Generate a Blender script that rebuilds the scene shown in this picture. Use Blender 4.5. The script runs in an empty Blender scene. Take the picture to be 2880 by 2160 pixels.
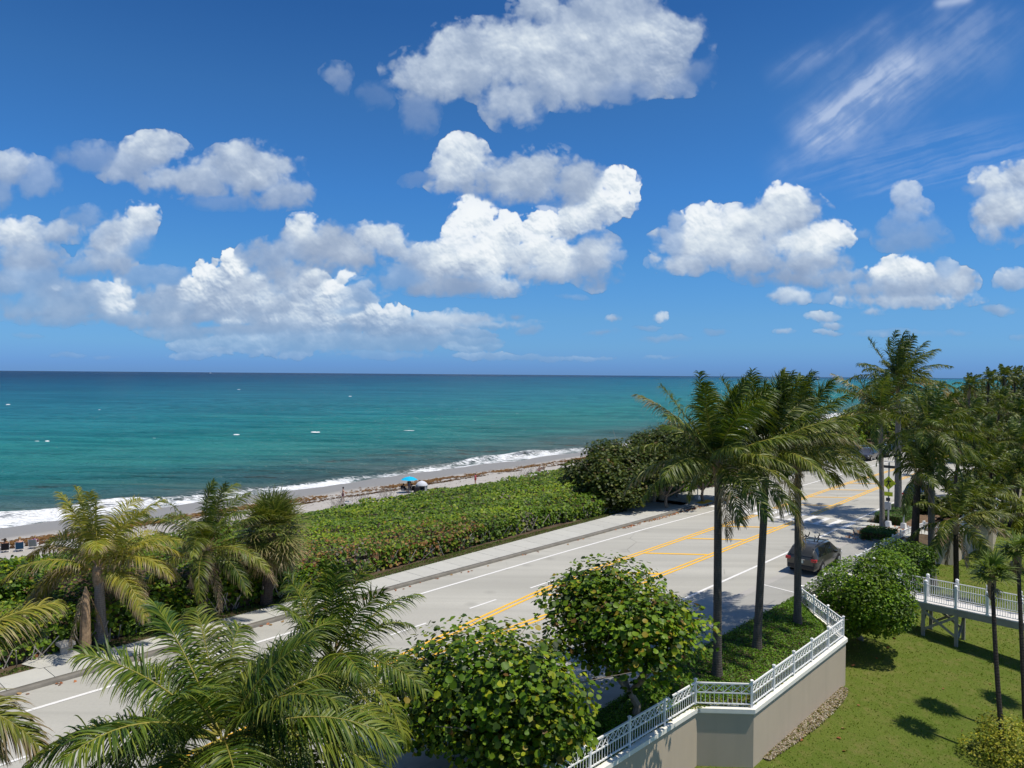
import bpy, math, random
import numpy as np
from mathutils import Vector, Matrix, Euler

# ================================================================= camera, world, sun, exposure
scene = bpy.context.scene
CZ = 11.5                                   # eye height above the road, metres
FPX = 2000.0                                # focal length in units of a 2880 x 2160 frame
PITCH = math.radians(90-0.77); ROLL = math.radians(0.45)
cam_d = bpy.data.cameras.new("camera"); cam = bpy.data.objects.new("camera", cam_d); scene.collection.objects.link(cam)
cam_d.sensor_width = 36.0; cam_d.lens = 25.0; cam_d.clip_start = 0.1; cam_d.clip_end = 60000.0
CAM_M = Matrix.Rotation(PITCH, 3, 'X') @ Matrix.Rotation(ROLL, 3, 'Z')
cam.matrix_world = Matrix.Translation((0, 0, CZ)) @ CAM_M.to_4x4()
scene.camera = cam

SUN_EL = math.radians(68.0)
SUN_DIR = np.array([.962, -.273])           # horizontal direction towards the sun
sun_az = math.atan2(SUN_DIR[0], SUN_DIR[1]) # clockwise from +Y
sun_d = bpy.data.lights.new("sun", 'SUN'); sun = bpy.data.objects.new("sun", sun_d); scene.collection.objects.link(sun)
sun_d.energy = 4.7; sun_d.angle = math.radians(0.5); sun_d.color = (1.0, .93, .82)
sd = Vector((SUN_DIR[0]*math.cos(SUN_EL), SUN_DIR[1]*math.cos(SUN_EL), math.sin(SUN_EL)))
sun.rotation_euler = sd.to_track_quat('Z', 'Y').to_euler()
sun.location = (0, 0, 60)

scene.view_settings.view_transform = 'Standard'; scene.view_settings.look = 'None'
scene.view_settings.exposure = 0.0; scene.view_settings.gamma = 1.0; scene.view_settings.use_curve_mapping = False
scene.cycles.max_bounces = 6; scene.cycles.diffuse_bounces = 3; scene.cycles.glossy_bounces = 2; scene.cycles.transmission_bounces = 3
scene.cycles.transparent_max_bounces = 4; scene.cycles.caustics_reflective = False; scene.cycles.caustics_refractive = False
scene.cycles.use_adaptive_sampling = True; scene.cycles.adaptive_threshold = 0.02
scene.cycles.sample_clamp_indirect = 4.0

# ---------------------------------------------------------------- sky clouds (numpy -> in-memory picture of the cloud cover, by azimuth / elevation)
# each puff: x, y, rx, ry, brightness 0..1, opacity 0..1, crispness 0..1   (directions written as tangent-plane units of 1/2000)
PUFFS_OV = [
 # big high cloud
 (1180,130,190,78,.62,1,.35),(1330,95,150,92,.60,.95,.35),(1290,25,120,48,.55,.9,.3),(1000,150,130,48,.58,1,.35),(1440,115,62,72,.6,.95,.6),(930,175,78,42,.55,.95,.4),
 (1110,222,52,50,.6,.9,.25),(905,245,36,42,.45,.38,.2),(1060,100,115,52,.62,1,.4),(1230,185,120,40,.58,.9,.3),(1500,150,40,34,.5,.25,.2),(1470,185,34,22,.6,.55,.5),(1340,195,60,22,.5,.5,.3),
 (1170,10,60,25,.6,.9,.4),(1370,20,50,30,.55,.8,.3),
 (728,158,32,22,.5,.45,.2),(740,185,18,22,.5,.3,.2),(812,208,30,26,.45,.2,.2),
 # left middle cloud
 (335,325,55,36,.66,.95,.45),(400,385,115,32,.55,.9,.3),(540,372,92,50,.6,.95,.4),(610,420,60,28,.5,.8,.3),(196,338,62,28,.42,.45,.2),(480,435,60,16,.42,.35,.2),(470,390,70,25,.5,.85,.3),(280,360,60,30,.5,.8,.3),(520,345,50,30,.62,.9,.4),
 (18,368,48,34,.6,.8,.3),(82,388,42,32,.5,.5,.2),(8,415,24,30,.45,.5,.2),
 (42,508,50,34,.7,.95,.5),(130,500,58,20,.6,.85,.4),(60,560,62,34,.5,.85,.2),(240,520,46,46,.66,.95,.4),(312,472,30,26,.74,.95,.55),(284,498,42,24,.66,.95,.5),(180,576,62,20,.44,.6,.2),(226,562,52,30,.5,.85,.25),(300,525,32,26,.5,.35,.2),
 (18,612,42,30,.5,.7,.4),(130,672,112,22,.42,.8,.25),(244,645,46,46,.85,.95,.7),(210,620,30,18,.7,.8,.6),(146,632,26,20,.6,.6,.4),(335,600,62,24,.42,.45,.3),(60,650,70,30,.42,.45,.2),(180,690,140,10,.34,.7,.2),
 # congestus group
 (512,578,26,26,.98,1,1),(497,553,12,18,1,1,1),(438,598,28,18,.95,1,1),(424,620,40,18,.9,1,1),(395,640,30,14,.85,1,.9),(470,650,100,38,.62,1,.7),(600,665,170,44,.55,1,.5),(400,685,110,24,.5,.95,.4),
 (560,708,190,14,.3,.95,.2),(700,665,58,46,.84,1,.8),(676,690,40,34,.9,1,.7),(655,620,50,34,.66,1,.6),(615,590,46,40,.5,.95,.3),(660,500,36,30,.86,1,.5),(690,530,80,42,.5,1,.3),(820,522,56,36,.74,1,.4),(745,555,70,30,.5,1,.25),
 (745,598,16,13,.95,.95,.8),(742,638,38,20,.8,.9,.9),(720,622,30,16,.95,1,1),(640,705,62,26,.7,.95,.6),(540,620,62,42,.55,1,.4),(620,610,40,28,.6,.9,.4),(560,640,30,26,.85,.9,.9),(740,668,44,18,.6,.6,.4),
 (130,640,120,40,.46,.75,.3),(60,600,80,30,.45,.6,.2),(350,655,90,34,.48,.85,.4),(300,690,110,18,.45,.85,.3),(470,600,50,30,.7,.95,.8),(580,560,60,36,.5,.8,.3),(620,540,50,30,.55,.8,.3),(780,640,50,30,.5,.7,.5),(180,470,40,24,.5,.4,.3),
 (660,735,180,22,.5,.8,.6),(830,700,70,30,.66,.95,.8),(880,735,120,18,.48,.8,.6),(450,715,120,16,.5,.8,.5),
 (405,608,16,12,.96,1,1),(455,585,16,14,.98,1,1),(480,612,22,12,.9,1,1),(530,640,24,14,.88,1,1),(600,690,34,12,.82,.95,1),(650,668,20,18,.92,1,1),(715,690,30,14,.9,1,1),(765,655,22,10,.9,.9,1),(800,662,16,14,.96,1,1),(775,700,18,9,.9,1,1),(845,690,26,9,.86,.95,1),(640,628,22,12,.86,.95,1),(560,598,20,12,.85,.9,1),(690,628,18,9,.9,.9,1),(255,625,22,14,.96,1,1),(265,655,24,18,.97,1,1),(120,622,18,10,.8,.8,.9),(495,690,34,10,.75,.9,1),
 (880,722,26,7,.7,.8,1),(930,702,24,7,.72,.8,1),(975,745,22,6,.66,.8,1),(700,712,28,8,.8,.9,1),(560,752,24,8,.74,.8,1),(480,756,30,7,.7,.8,1),(650,745,20,7,.7,.7,1),
 # main cumulus
 (1025,478,46,42,.98,1,.8),(1105,500,50,36,.96,1,.8),(1060,545,92,52,.9,1,.6),(955,575,78,42,.78,1,.5),(990,618,100,20,.36,.95,.2),(905,560,46,24,.6,.9,.3),(1080,615,58,20,.7,.9,.5),(1000,350,50,46,.76,1,.5),(958,380,32,34,.66,.95,.35),
 (1090,392,92,42,.6,1,.3),(1170,372,66,50,.64,1,.4),(1240,402,60,44,.52,1,.3),(1290,435,50,38,.9,1,.6),(1330,404,40,32,.98,1,.8),(1352,434,26,24,.95,1,.8),(1180,482,48,28,.95,1,.8),(1240,478,52,32,.85,1,.6),
 (1200,560,82,36,.84,1,.5),(1282,555,50,50,.6,.95,.3),(1290,592,46,20,.42,.8,.2),(1180,586,62,20,.6,.95,.3),(1155,535,42,30,.86,1,.6),(900,388,30,14,.4,.3,.2),(880,590,40,20,.45,.5,.2),(1330,555,22,16,.6,.5,.3),(1010,570,60,40,.8,1,.6),(1120,560,50,34,.62,1,.4),(870,600,60,20,.5,.5,.3),
 # right cumulus
 (1690,428,38,26,.84,1,.6),(1705,460,68,42,.7,1,.4),(1625,488,62,38,.76,1,.4),(1520,488,56,36,.84,1,.6),(1560,525,112,44,.76,1,.4),(1478,572,58,20,.64,.95,.4),(1458,485,16,24,.6,.6,.4),(1452,525,26,34,.66,.7,.4),(1640,565,90,28,.56,.95,.3),
 (1788,508,44,28,.95,1,.6),(1740,530,60,34,.85,1,.5),(1700,598,92,18,.42,.95,.2),(1720,570,90,34,.56,.95,.3),(1800,600,70,18,.5,.85,.3),(1955,588,66,26,.9,1,.6),(2045,615,54,28,.62,.95,.4),(1960,648,126,18,.68,.95,.5),(1870,625,62,20,.5,.85,.3),(2040,590,20,26,.6,.6,.3),
 (1700,638,40,16,.7,.85,.4),(1775,640,20,10,.55,.4,.3),(1760,432,18,10,.5,.4,.3),(1960,620,80,26,.6,.95,.4),
 (1958,425,28,26,.66,.65,.4),(1978,450,30,18,.6,.6,.4),(1960,465,30,16,.6,.5,.3),(1970,515,68,30,.45,.5,.2),(1930,495,40,22,.45,.4,.2),(2015,495,22,26,.5,.3,.2),(1860,500,16,10,.5,.25,.2),
 (2150,395,44,30,.72,.95,.5),(2175,460,60,56,.72,1,.4),(2112,410,34,14,.5,.4,.3),(2190,602,34,20,.62,.8,.4),(2210,380,40,30,.7,.9,.5),(2162,505,40,24,.6,.8,.2),(2260,450,60,60,.7,1,.4),
 # small low ones
 (1326,691,14,8,.66,.9,.4),(1420,684,13,9,.74,.95,.5),(1768,683,28,10,.68,.9,.5),(1786,703,20,6,.6,.85,.5),(1778,720,24,6,.6,.85,.5),(1692,715,18,6,.6,.85,.5),(1880,676,22,9,.62,.8,.4),(2160,668,26,9,.56,.7,.4),(1117,685,17,7,.34,.7,.3),
 (1300,718,30,7,.32,.6,.3),(1430,735,46,7,.34,.6,.3),(1550,720,22,5,.36,.5,.3),(1392,708,22,5,.36,.5,.3),(1145,716,22,8,.34,.6,.4),(1060,706,20,5,.32,.5,.4),(2070,720,20,5,.4,.4,.4),(1908,724,12,5,.6,.6,.4),(60,724,26,5,.34,.4,.3),(450,724,10,4,.36,.4,.3),
 (1240,638,26,5,.5,.3,.2),(1970,722,60,6,.42,.3,.3),(1880,722,40,6,.4,.35,.3),(2200,725,20,6,.5,.4,.3),
 # distant low bank
 (820,672,34,26,.88,1,.9),(786,690,36,18,.86,1,.9),(955,692,112,15,.68,.9,.35),(1070,700,80,7,.62,.7,.2),(860,712,92,20,.55,.95,.8),(915,716,60,14,.6,.95,.8),(930,735,100,12,.46,.85,.6),(760,735,160,16,.46,.8,.5),(500,742,100,18,.66,.7,.8),(545,728,70,14,.7,.7,.8),
 (640,762,34,9,.62,.7,.9),(420,768,50,7,.6,.6,.8),(1040,768,44,7,.62,.7,.8),(1005,750,40,7,.6,.7,.9),(1055,748,20,8,.5,.6,.8),(1000,735,60,10,.45,.7,.7),(830,765,100,8,.5,.5,.6),(1120,775,60,5,.52,.5,.7),(1270,778,50,4,.55,.5,.7),(1430,776,40,4,.55,.45,.7),
 (690,745,90,12,.5,.7,.6),(1190,778,30,4,.55,.5,.8),(150,770,30,5,.5,.4,.6),(230,772,22,4,.5,.4,.6),(960,705,40,12,.62,.9,.8),(1020,720,40,8,.4,.7,.7),
 # beyond the frame: the same kind of sky goes on, extra high clouds added to whiten the skylight
 (-260,420,140,60,.62,.95,.4),(-160,380,90,50,.66,.95,.5),(-380,560,120,50,.6,.95,.4),(-220,640,160,30,.5,.9,.3),(-520,690,200,26,.55,.8,.5),(2480,560,150,50,.7,1,.4),(2560,500,90,50,.8,1,.6),(2700,640,200,28,.6,.9,.4),(2450,300,80,36,.55,.6,.3),
 (900,-260,240,90,.62,.95,.4),(1080,-330,150,80,.6,.95,.4),(200,-420,260,110,.6,.95,.4),(1500,-520,300,120,.62,.95,.4),(2200,-420,240,100,.6,.95,.4),(700,-720,320,120,.6,.95,.4),(1700,-860,340,120,.6,.95,.4),(-300,-300,240,100,.6,.95,.4),(2700,-700,300,130,.6,.95,.4),(-600,-700,300,130,.6,.95,.4),(2750,-200,220,90,.6,.95,.4),
 (500,-160,200,70,.6,.95,.4),(360,-120,110,50,.62,.9,.4),(1900,-200,180,60,.6,.95,.4),(2600,60,160,60,.62,.95,.4),(-300,80,160,60,.6,.95,.4),(1150,-420,200,80,.6,.95,.4),
]
import numpy as np
def sk_value_noise(x, y, lam, seed):
    r = np.random.RandomState(seed).rand(256, 256).astype(np.float32)
    u = x/lam; v = y/lam
    iu = np.floor(u).astype(np.int32); iv = np.floor(v).astype(np.int32)
    fu = u-iu; fv = v-iv
    fu = fu*fu*(3-2*fu); fv = fv*fv*(3-2*fv)
    a = r[iv & 255, iu & 255]; b = r[iv & 255, (iu+1) & 255]; c = r[(iv+1) & 255, iu & 255]; d = r[(iv+1) & 255, (iu+1) & 255]
    return (a*(1-fu)+b*fu)*(1-fv)+(c*(1-fu)+d*fu)*fv-.5
def sk_worley(x, y, lam, seed):
    rs = np.random.RandomState(seed); rx = rs.rand(128, 128).astype(np.float32); ry = rs.rand(128, 128).astype(np.float32)
    u = x/lam; v = y/lam
    iu = np.floor(u).astype(np.int32); iv = np.floor(v).astype(np.int32)
    best = np.full(u.shape, 9., np.float32)
    for di in (-1, 0, 1):
        for dj in (-1, 0, 1):
            a = (iu+di) & 127; b = (iv+dj) & 127
            d = (iu+di+rx[b, a]-u)**2+(iv+dj+ry[b, a]-v)**2
            best = np.minimum(best, d)
    return 1-np.sqrt(best)          # 1 on a bump's centre, falls to about 0 between bumps
def sk_fbm(x, y, lam, seed, n=4):
    s = 0; a = 1.; t = 0
    for k in range(n):
        s = s+a*sk_value_noise(x, y, lam/2**k, seed+k); t += a; a *= .55
    return s/t*2
def sk_ss(a, b, x):
    t = np.clip((x-a)/(b-a), 0, 1); return t*t*(3-2*t)
def cloud_layers(X, Y):
    """X, Y: 2D float arrays in overview units (tangent plane). returns rgb (display-linear) and alpha"""
    X0, Y0 = X, Y
    wx = sk_fbm(X, Y, 70, 11, 7); wy = sk_fbm(X, Y, 70, 31, 7)
    X = X+17*wx+5*sk_fbm(X, Y, 18, 13, 4); Y = Y+12*wy+4*sk_fbm(X, Y, 18, 17, 4)
    S = np.full(X.shape, -60., np.float32); Wb = np.zeros(X.shape, np.float32); Wt = Wb+1e-6; Wo = Wb.copy(); Wc = Wb.copy(); Wr = Wb.copy(); Wv = Wb.copy()
    for (cx, cy, rx, ry, br, op, cr) in PUFFS_OV:
        m = (np.abs(X-cx) < rx*2.2) & (np.abs(Y-cy) < ry*2.4)
        rows = np.where(m.any(1))[0]; cols = np.where(m.any(0))[0]
        if len(rows) == 0: continue
        sl = (slice(rows[0], rows[-1]+1), slice(cols[0], cols[-1]+1))
        dx = (X[sl]-cx)/rx; dy = (Y[sl]-cy)/ry
        q = np.sqrt(dx*dx+dy*dy)
        mr = min(rx, ry)
        sd = (1-q)*mr
        k = 3+mr*.12
        a = S[sl]; h = np.clip(.5+.5*(sd-a)/k, 0, 1)
        S[sl] = a*(1-h)+sd*h+k*h*(1-h)
        w = np.clip(1.45-q, 0, None)**3*(.3+op)
        Wt[sl] += w; Wb[sl] += w*br; Wo[sl] += w*op; Wc[sl] += w*cr; Wr[sl] += w*mr; Wv[sl] += w*np.clip(-dy, -1.2, 1.2)
    br = Wb/Wt; op = Wo/Wt; cr = Wc/Wt; r = np.clip(Wr/Wt, 3, 70); vert = Wv/Wt
    # billows at several sizes, only those smaller than the cloud itself
    bump = np.zeros(X.shape, np.float32)
    for lam, s in ((46, 3), (24, 5), (12.5, 7), (6.5, 9)):
        gate = sk_ss(lam*.22, lam*.55, r)
        bump += gate*lam*.46*(sk_worley(X, Y, lam, s)-.45)*(.55+.75*cr)*np.clip(r/26, .5, 1.0)
    fine = sk_fbm(X0, Y0, 22, 77, 6)
    ragged = sk_fbm(X0+12*wx, (Y0+12*wy)*1.25, 74, 91, 7)
    h = S+r*.13+.6+bump*1.3+fine*(2.0+r*.13)+ragged*r*(.98-.60*cr)
    wdt = (2.0+r*.42)*(1.12-cr)**1.6+.9
    a = sk_ss(-wdt*.6, wdt*1.3, h)
    thick = sk_ss(0, r*.9+3, h)
    frag = sk_ss(.10, .42, sk_fbm(X0+22*wx, Y0+22*wy, 26, 711, 6))*sk_ss(-32, -3, S)*(1-a)*.5*np.clip(r/22, 0, 1)
    a = np.maximum(a, frag)
    a = a*op*(1-(1-cr)*.30*(1-thick))
    # light from high behind the right shoulder: shape from the billows' slopes
    big = sk_fbm(X0, Y0, 42, 55, 4)
    hs = S*.24+bump*(.25+1.05*cr)+fine*(.12+(.45+r*.02)*cr)+big*r*.20
    gy, gx = np.gradient(hs)
    sx = np.maximum(np.abs(np.gradient(X0, axis=1)), 1e-3); sy = np.maximum(np.abs(np.gradient(Y0, axis=0)), 1e-3)*np.sign(np.gradient(Y0, axis=0))
    gx = gx/sx; gy = gy/sy
    lit = (-gx*.35+gy*.85)          # up in the picture = smaller Y
    lit = np.clip(lit*.6, -1, 1)
    gp = sk_fbm(X0+9*wx, Y0*1.5, 34, 611, 5)
    shade = br-.02+.02*(1-cr)+.26*gp*(.12+.9*cr)+.20*lit*(.25+.75*cr)+.13*vert-.10*(1-thick)*(1-cr)+.24*big*(.75+.25*cr)-.05*cr+.07*ragged*(1-cr)
    shade = np.clip(shade, 0, 1.0)
    keys = np.array([0, .3, .5, .65, .8, .95, 1.05]); 
    R = np.interp(shade, keys, [.22, .275, .37, .50, .68, .86, .95]); G = np.interp(shade, keys, [.31, .365, .46, .59, .76, .91, .98]); B = np.interp(shade, keys, [.48, .53, .61, .72, .84, .95, 1.0])
    # near the horizon clouds sink into the blue air
    far = sk_ss(560, 800, Y0)*.42
    hz = (.215, .40, .66)
    R = R*(1-far)+hz[0]*far; G = G*(1-far)+hz[1]*far; B = B*(1-far)+hz[2]*far
    a = a*(1-sk_ss(680, 800, Y0)*.35)
    # cirrus: combed streaks up to the right
    th = math.radians(38); c, s = math.cos(th), math.sin(th)
    U = X0*c-Y0*s; V = X0*s+Y0*c
    U2 = X0*math.cos(math.radians(16))-Y0*math.sin(math.radians(16)); V2 = X0*math.sin(math.radians(16))+Y0*math.cos(math.radians(16))
    def streak(U, V, lu, lv, seed): return sum(sk_value_noise(U+18*wx, V+7*wy, 1, 1)*0 + w*sk_value_noise((U+26*wx)/lu*l, (V+9*wy)/lv*l, 1., seed+i) for i, (l, w) in enumerate(((1, .5), (2.1, .3), (4.3, .2), (8.1, .12))))
    st = streak(U, V, 150, 16, 201)*2
    def band(x0, y0, x1, y1, w, taper=.25):
        dx, dy = x1-x0, y1-y0; L = math.hypot(dx, dy)
        t = ((X0-x0)*dx+(Y0-y0)*dy)/L/L; d = np.abs((X0-x0)*dy-(Y0-y0)*dx)/L
        return sk_ss(0, taper, t)*sk_ss(1, 1-taper, t)*np.exp(-(d/w)**2)
    fz = sk_fbm(X0+20*wx, Y0+20*wy, 60, 401, 6)
    ci = (band(1690, 330, 2020, 110, 48)*.82+band(1740, 290, 2230, 0, 80)*.34+band(1640, 180, 1960, 30, 24)*.30+band(1640, 400, 1900, 240, 40)*.16)*(.35+.65*sk_ss(-.6, .7, st+.6*fz))*(.75+.5*fz)
    st2 = streak(U2, V2, 220, 9, 301)*2
    ci = ci+(band(1700, 400, 2330, 300, 20)*.28+band(1800, 425, 2400, 320, 14)*.34+band(1640, 380, 2250, 260, 26)*.2)*sk_ss(-.5, .9, st2+.4*fz)
    ci = ci+(band(2010, 12, 2110, -8, 10)*.6)+(band(2500, 250, 3100, 60, 60)*.4+band(-700, 250, -200, 60, 60)*.4)*sk_ss(-.3, .7, st)
    ci = np.clip(ci, 0, .8)
    A = a+(1-a)*ci
    cc = (.50, .60, .80)
    den = np.maximum(A, 1e-4)
    R = (R*a+cc[0]*(1-a)*ci)/den; G = (G*a+cc[1]*(1-a)*ci)/den; B = (B*a+cc[2]*(1-a)*ci)/den
    return R, G, B, A
# ---- the clouds are worked out over azimuth -60..60 deg, elevation 0..50 deg and repeat (mirrored) around the horizon
CL_W, CL_H, AZ_SPAN, EL_SPAN = 2640, 1000, 120.0, 50.0
_az = np.radians((np.arange(CL_W, dtype=np.float32)+.5)/CL_W*AZ_SPAN-AZ_SPAN/2)
_el = np.radians((np.arange(CL_H, dtype=np.float32)+.5)/CL_H*EL_SPAN)
_AZ, _EL = np.meshgrid(_az, _el)
_d = np.stack([np.sin(_AZ)*np.cos(_EL), np.cos(_AZ)*np.cos(_EL), np.sin(_EL)], -1)
_c = _d @ np.array(CAM_M, dtype=np.float32)          # into the lens's axes
_X = ((1440+FPX*_c[..., 0]/-_c[..., 2])*.768).astype(np.float32); _Y = ((1080-FPX*_c[..., 1]/-_c[..., 2])*.768).astype(np.float32)
_R, _G, _B, _A = cloud_layers(_X, _Y)
_A = _A*sk_ss(50, 44, np.degrees(_EL))
cl_img = bpy.data.images.new("cloud_cover", CL_W, CL_H, alpha=True, float_buffer=True)
cl_img.colorspace_settings.name = 'Non-Color'; cl_img.alpha_mode = 'CHANNEL_PACKED'
cl_img.pixels.foreach_set(np.stack([_R, _G, _B, _A], -1).astype(np.float32).ravel()); cl_img.update()
del _AZ, _EL, _d, _c, _X, _Y, _R, _G, _B, _A

world = bpy.data.worlds.new("World"); scene.world = world; world.use_nodes = True
SKY_STRENGTH = 0.1
def build_world():
    nt = world.node_tree; N = nt.nodes; L = nt.links
    for n in list(N): N.remove(n)
    out = N.new('ShaderNodeOutputWorld'); bg = N.new('ShaderNodeBackground'); bg.inputs['Strength'].default_value = SKY_STRENGTH
    L.new(bg.outputs[0], out.inputs[0])
    sky = N.new('ShaderNodeTexSky'); sky.sky_type = 'NISHITA'; sky.sun_disc = False
    sky.sun_elevation = SUN_EL; sky.sun_rotation = sun_az; sky.altitude = 0; sky.air_density = 1.0; sky.dust_density = .3; sky.ozone_density = 2.0
    def mth(op, a, b=None, c=None):
        m = N.new('ShaderNodeMath'); m.operation = op
        for i, v in enumerate((a, b, c)):
            if v is None: continue
            if isinstance(v, (int, float)): m.inputs[i].default_value = v
            else: L.new(v, m.inputs[i])
        return m.outputs[0]
    tc = N.new('ShaderNodeTexCoord'); nm = N.new('ShaderNodeVectorMath'); nm.operation = 'NORMALIZE'; L.new(tc.outputs['Generated'], nm.inputs[0])
    sp = N.new('ShaderNodeSeparateXYZ'); L.new(nm.outputs[0], sp.inputs[0])
    el = mth('DEGREES', mth('ARCSINE', sp.outputs[2]))
    # clear-air colour: the physical sky, graded a little towards the deep blue of the place, paler at the horizon
    ramp = N.new('ShaderNodeValToRGB'); L.new(mth('DIVIDE', el, 50.0), ramp.inputs[0])
    cr = ramp.color_ramp
    while len(cr.elements) < len(SKYG): cr.elements.new(.5)
    for e, (p, c) in zip(cr.elements, SKYG): e.position = p; e.color = c
    r15 = N.new('ShaderNodeVectorMath'); r15.operation = 'SCALE'; r15.inputs['Scale'].default_value = 1.5; L.new(ramp.outputs[0], r15.inputs[0])
    mul = N.new('ShaderNodeMix'); mul.data_type = 'RGBA'; mul.blend_type = 'MULTIPLY'; mul.inputs[0].default_value = 1
    L.new(sky.outputs[0], mul.inputs[6]); L.new(r15.outputs[0], mul.inputs[7])
    az = mth('DEGREES', mth('ARCTAN2', sp.outputs[0], sp.outputs[1]))
    u = mth('ADD', mth('DIVIDE', az, AZ_SPAN), .5); v = mth('DIVIDE', el, EL_SPAN)
    cmb = N.new('ShaderNodeCombineXYZ'); L.new(u, cmb.inputs[0]); L.new(mth('MINIMUM', v, .999), cmb.inputs[1])
    im = N.new('ShaderNodeTexImage'); im.image = cl_img; im.extension = 'MIRROR'; im.interpolation = 'Cubic'; L.new(cmb.outputs[0], im.inputs[0])
    fac = mth('MULTIPLY', im.outputs[1], mth('GREATER_THAN', el, .02))
    sc = N.new('ShaderNodeVectorMath'); sc.operation = 'SCALE'; L.new(im.outputs[0], sc.inputs[0]); sc.inputs['Scale'].default_value = 1/SKY_STRENGTH
    mx = N.new('ShaderNodeMix'); mx.data_type = 'RGBA'; L.new(fac, mx.inputs[0]); L.new(mul.outputs[2], mx.inputs[6]); L.new(sc.outputs[0], mx.inputs[7])
    L.new(mx.outputs[2], bg.inputs[0])
SKYG = [(0.0, (0.1557, 0.3517, 0.9313, 1)), (0.0132, (0.1557, 0.3517, 0.9313, 1)), (0.044, (0.1913, 0.4094, 0.8293, 1)), (0.088, (0.2115, 0.4343, 0.7573, 1)), (0.172, (0.2026, 0.4683, 0.759, 1)), (0.282, (0.1825, 0.4682, 0.7917, 1)), (0.412, (0.1784, 0.4401, 0.7098, 1)), (0.532, (0.1344, 0.3692, 0.6403, 1)), (1.0, (0.1411, 0.3766, 0.6403, 1))]
build_world()
world.cycles.sampling_method = 'MANUAL'; world.cycles.sample_map_resolution = 512

# ================================================================= helpers
COL = scene.collection
rng = np.random.RandomState(7); random.seed(7)
def proj_ray(px, py):
    """direction seen at a point of the 2880 x 2160 frame"""
    return np.array(CAM_M @ Vector(((px-1440)/FPX, -(py-1080)/FPX, -1)))
def at(px, py, z=0.0):
    """point of the plane at height z in that direction"""
    d = proj_ray(px, py); t = (z-CZ)/d[2]; return np.array([d[0]*t, d[1]*t, z])
def at_y(px, py, Y):
    """point in that direction, Y metres ahead"""
    d = proj_ray(px, py); t = Y/d[1]; return np.array([d[0]*t, Y, CZ+d[2]*t])
# coast frame: s runs along the road and shore, n runs from the lawn towards the sea
_a = math.radians(40.5); E_S = np.array([math.sin(_a), math.cos(_a)]); E_N = np.array([-E_S[1], E_S[0]])
def bend(s):
    s = np.asarray(s, dtype=float); return -.0016*np.clip(s-88, 0, 160)**2-.011*np.clip(s-125, 0, 90)**2
def sn(s, n, z=0.0):
    s = np.asarray(s, dtype=float); n = np.asarray(n, dtype=float)
    x = s*E_S[0]+n*E_N[0]; y = s*E_S[1]+n*E_N[1]
    return np.stack([x, y, np.broadcast_to(z, x.shape)], -1)
def to_sn(p): return float(p[0]*E_S[0]+p[1]*E_S[1]), float(p[0]*E_N[0]+p[1]*E_N[1])

def tag(o, label=None, cat=None, group=None, kind=None):
    if label: o['label'] = label
    if cat: o['category'] = cat
    if group: o['group'] = group
    if kind: o['kind'] = kind
    return o
def empty(name, loc=(0, 0, 0), rz=0.0, label=None, cat=None, group=None, kind=None):
    o = bpy.data.objects.new(name, None); COL.objects.link(o); o.location = tuple(float(v) for v in loc); o.rotation_euler = (0, 0, rz); o.empty_display_size = .2
    return tag(o, label, cat, group, kind)
def link(name, me, mat=None, parent=None, loc=None):
    o = bpy.data.objects.new(name, me); COL.objects.link(o)
    if mat is not None and len(me.materials) == 0:
        for m in (mat if isinstance(mat, (list, tuple)) else [mat]): me.materials.append(m)
    if parent is not None: o.parent = parent
    if loc is not None: o.location = tuple(float(v) for v in loc)
    return o
def np_mesh(name, V, F, cols=None, smooth=False, mi=None):
    """V (n,3), F (m,k) array or list of such arrays"""
    V = np.asarray(V, dtype=np.float32)
    Fs = F if isinstance(F, list) else [F]
    Fs = [np.asarray(f, dtype=np.int32) for f in Fs if len(f)]
    me = bpy.data.meshes.new(name)
    me.vertices.add(len(V)); me.vertices.foreach_set('co', V.ravel())
    tot = np.concatenate([np.full(len(f), f.shape[1], dtype=np.int32) for f in Fs]); idx = np.concatenate([f.ravel() for f in Fs])
    me.loops.add(len(idx)); me.loops.foreach_set('vertex_index', idx)
    me.polygons.add(len(tot)); st = np.concatenate([[0], np.cumsum(tot)[:-1]]).astype(np.int32)
    me.polygons.foreach_set('loop_start', st); me.polygons.foreach_set('loop_total', tot)
    if smooth: me.polygons.foreach_set('use_smooth', np.ones(len(tot), dtype=bool))
    if mi is not None: me.polygons.foreach_set('material_index', np.asarray(mi, dtype=np.int32))
    me.update(calc_edges=True)
    if cols is not None:
        c = np.asarray(cols, dtype=np.float32)
        if c.shape[1] == 3: c = np.concatenate([c, np.ones((len(c), 1), np.float32)], 1)
        at_ = me.color_attributes.new('Col', 'FLOAT_COLOR', 'POINT'); at_.data.foreach_set('color', c.ravel())
    return me
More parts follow.
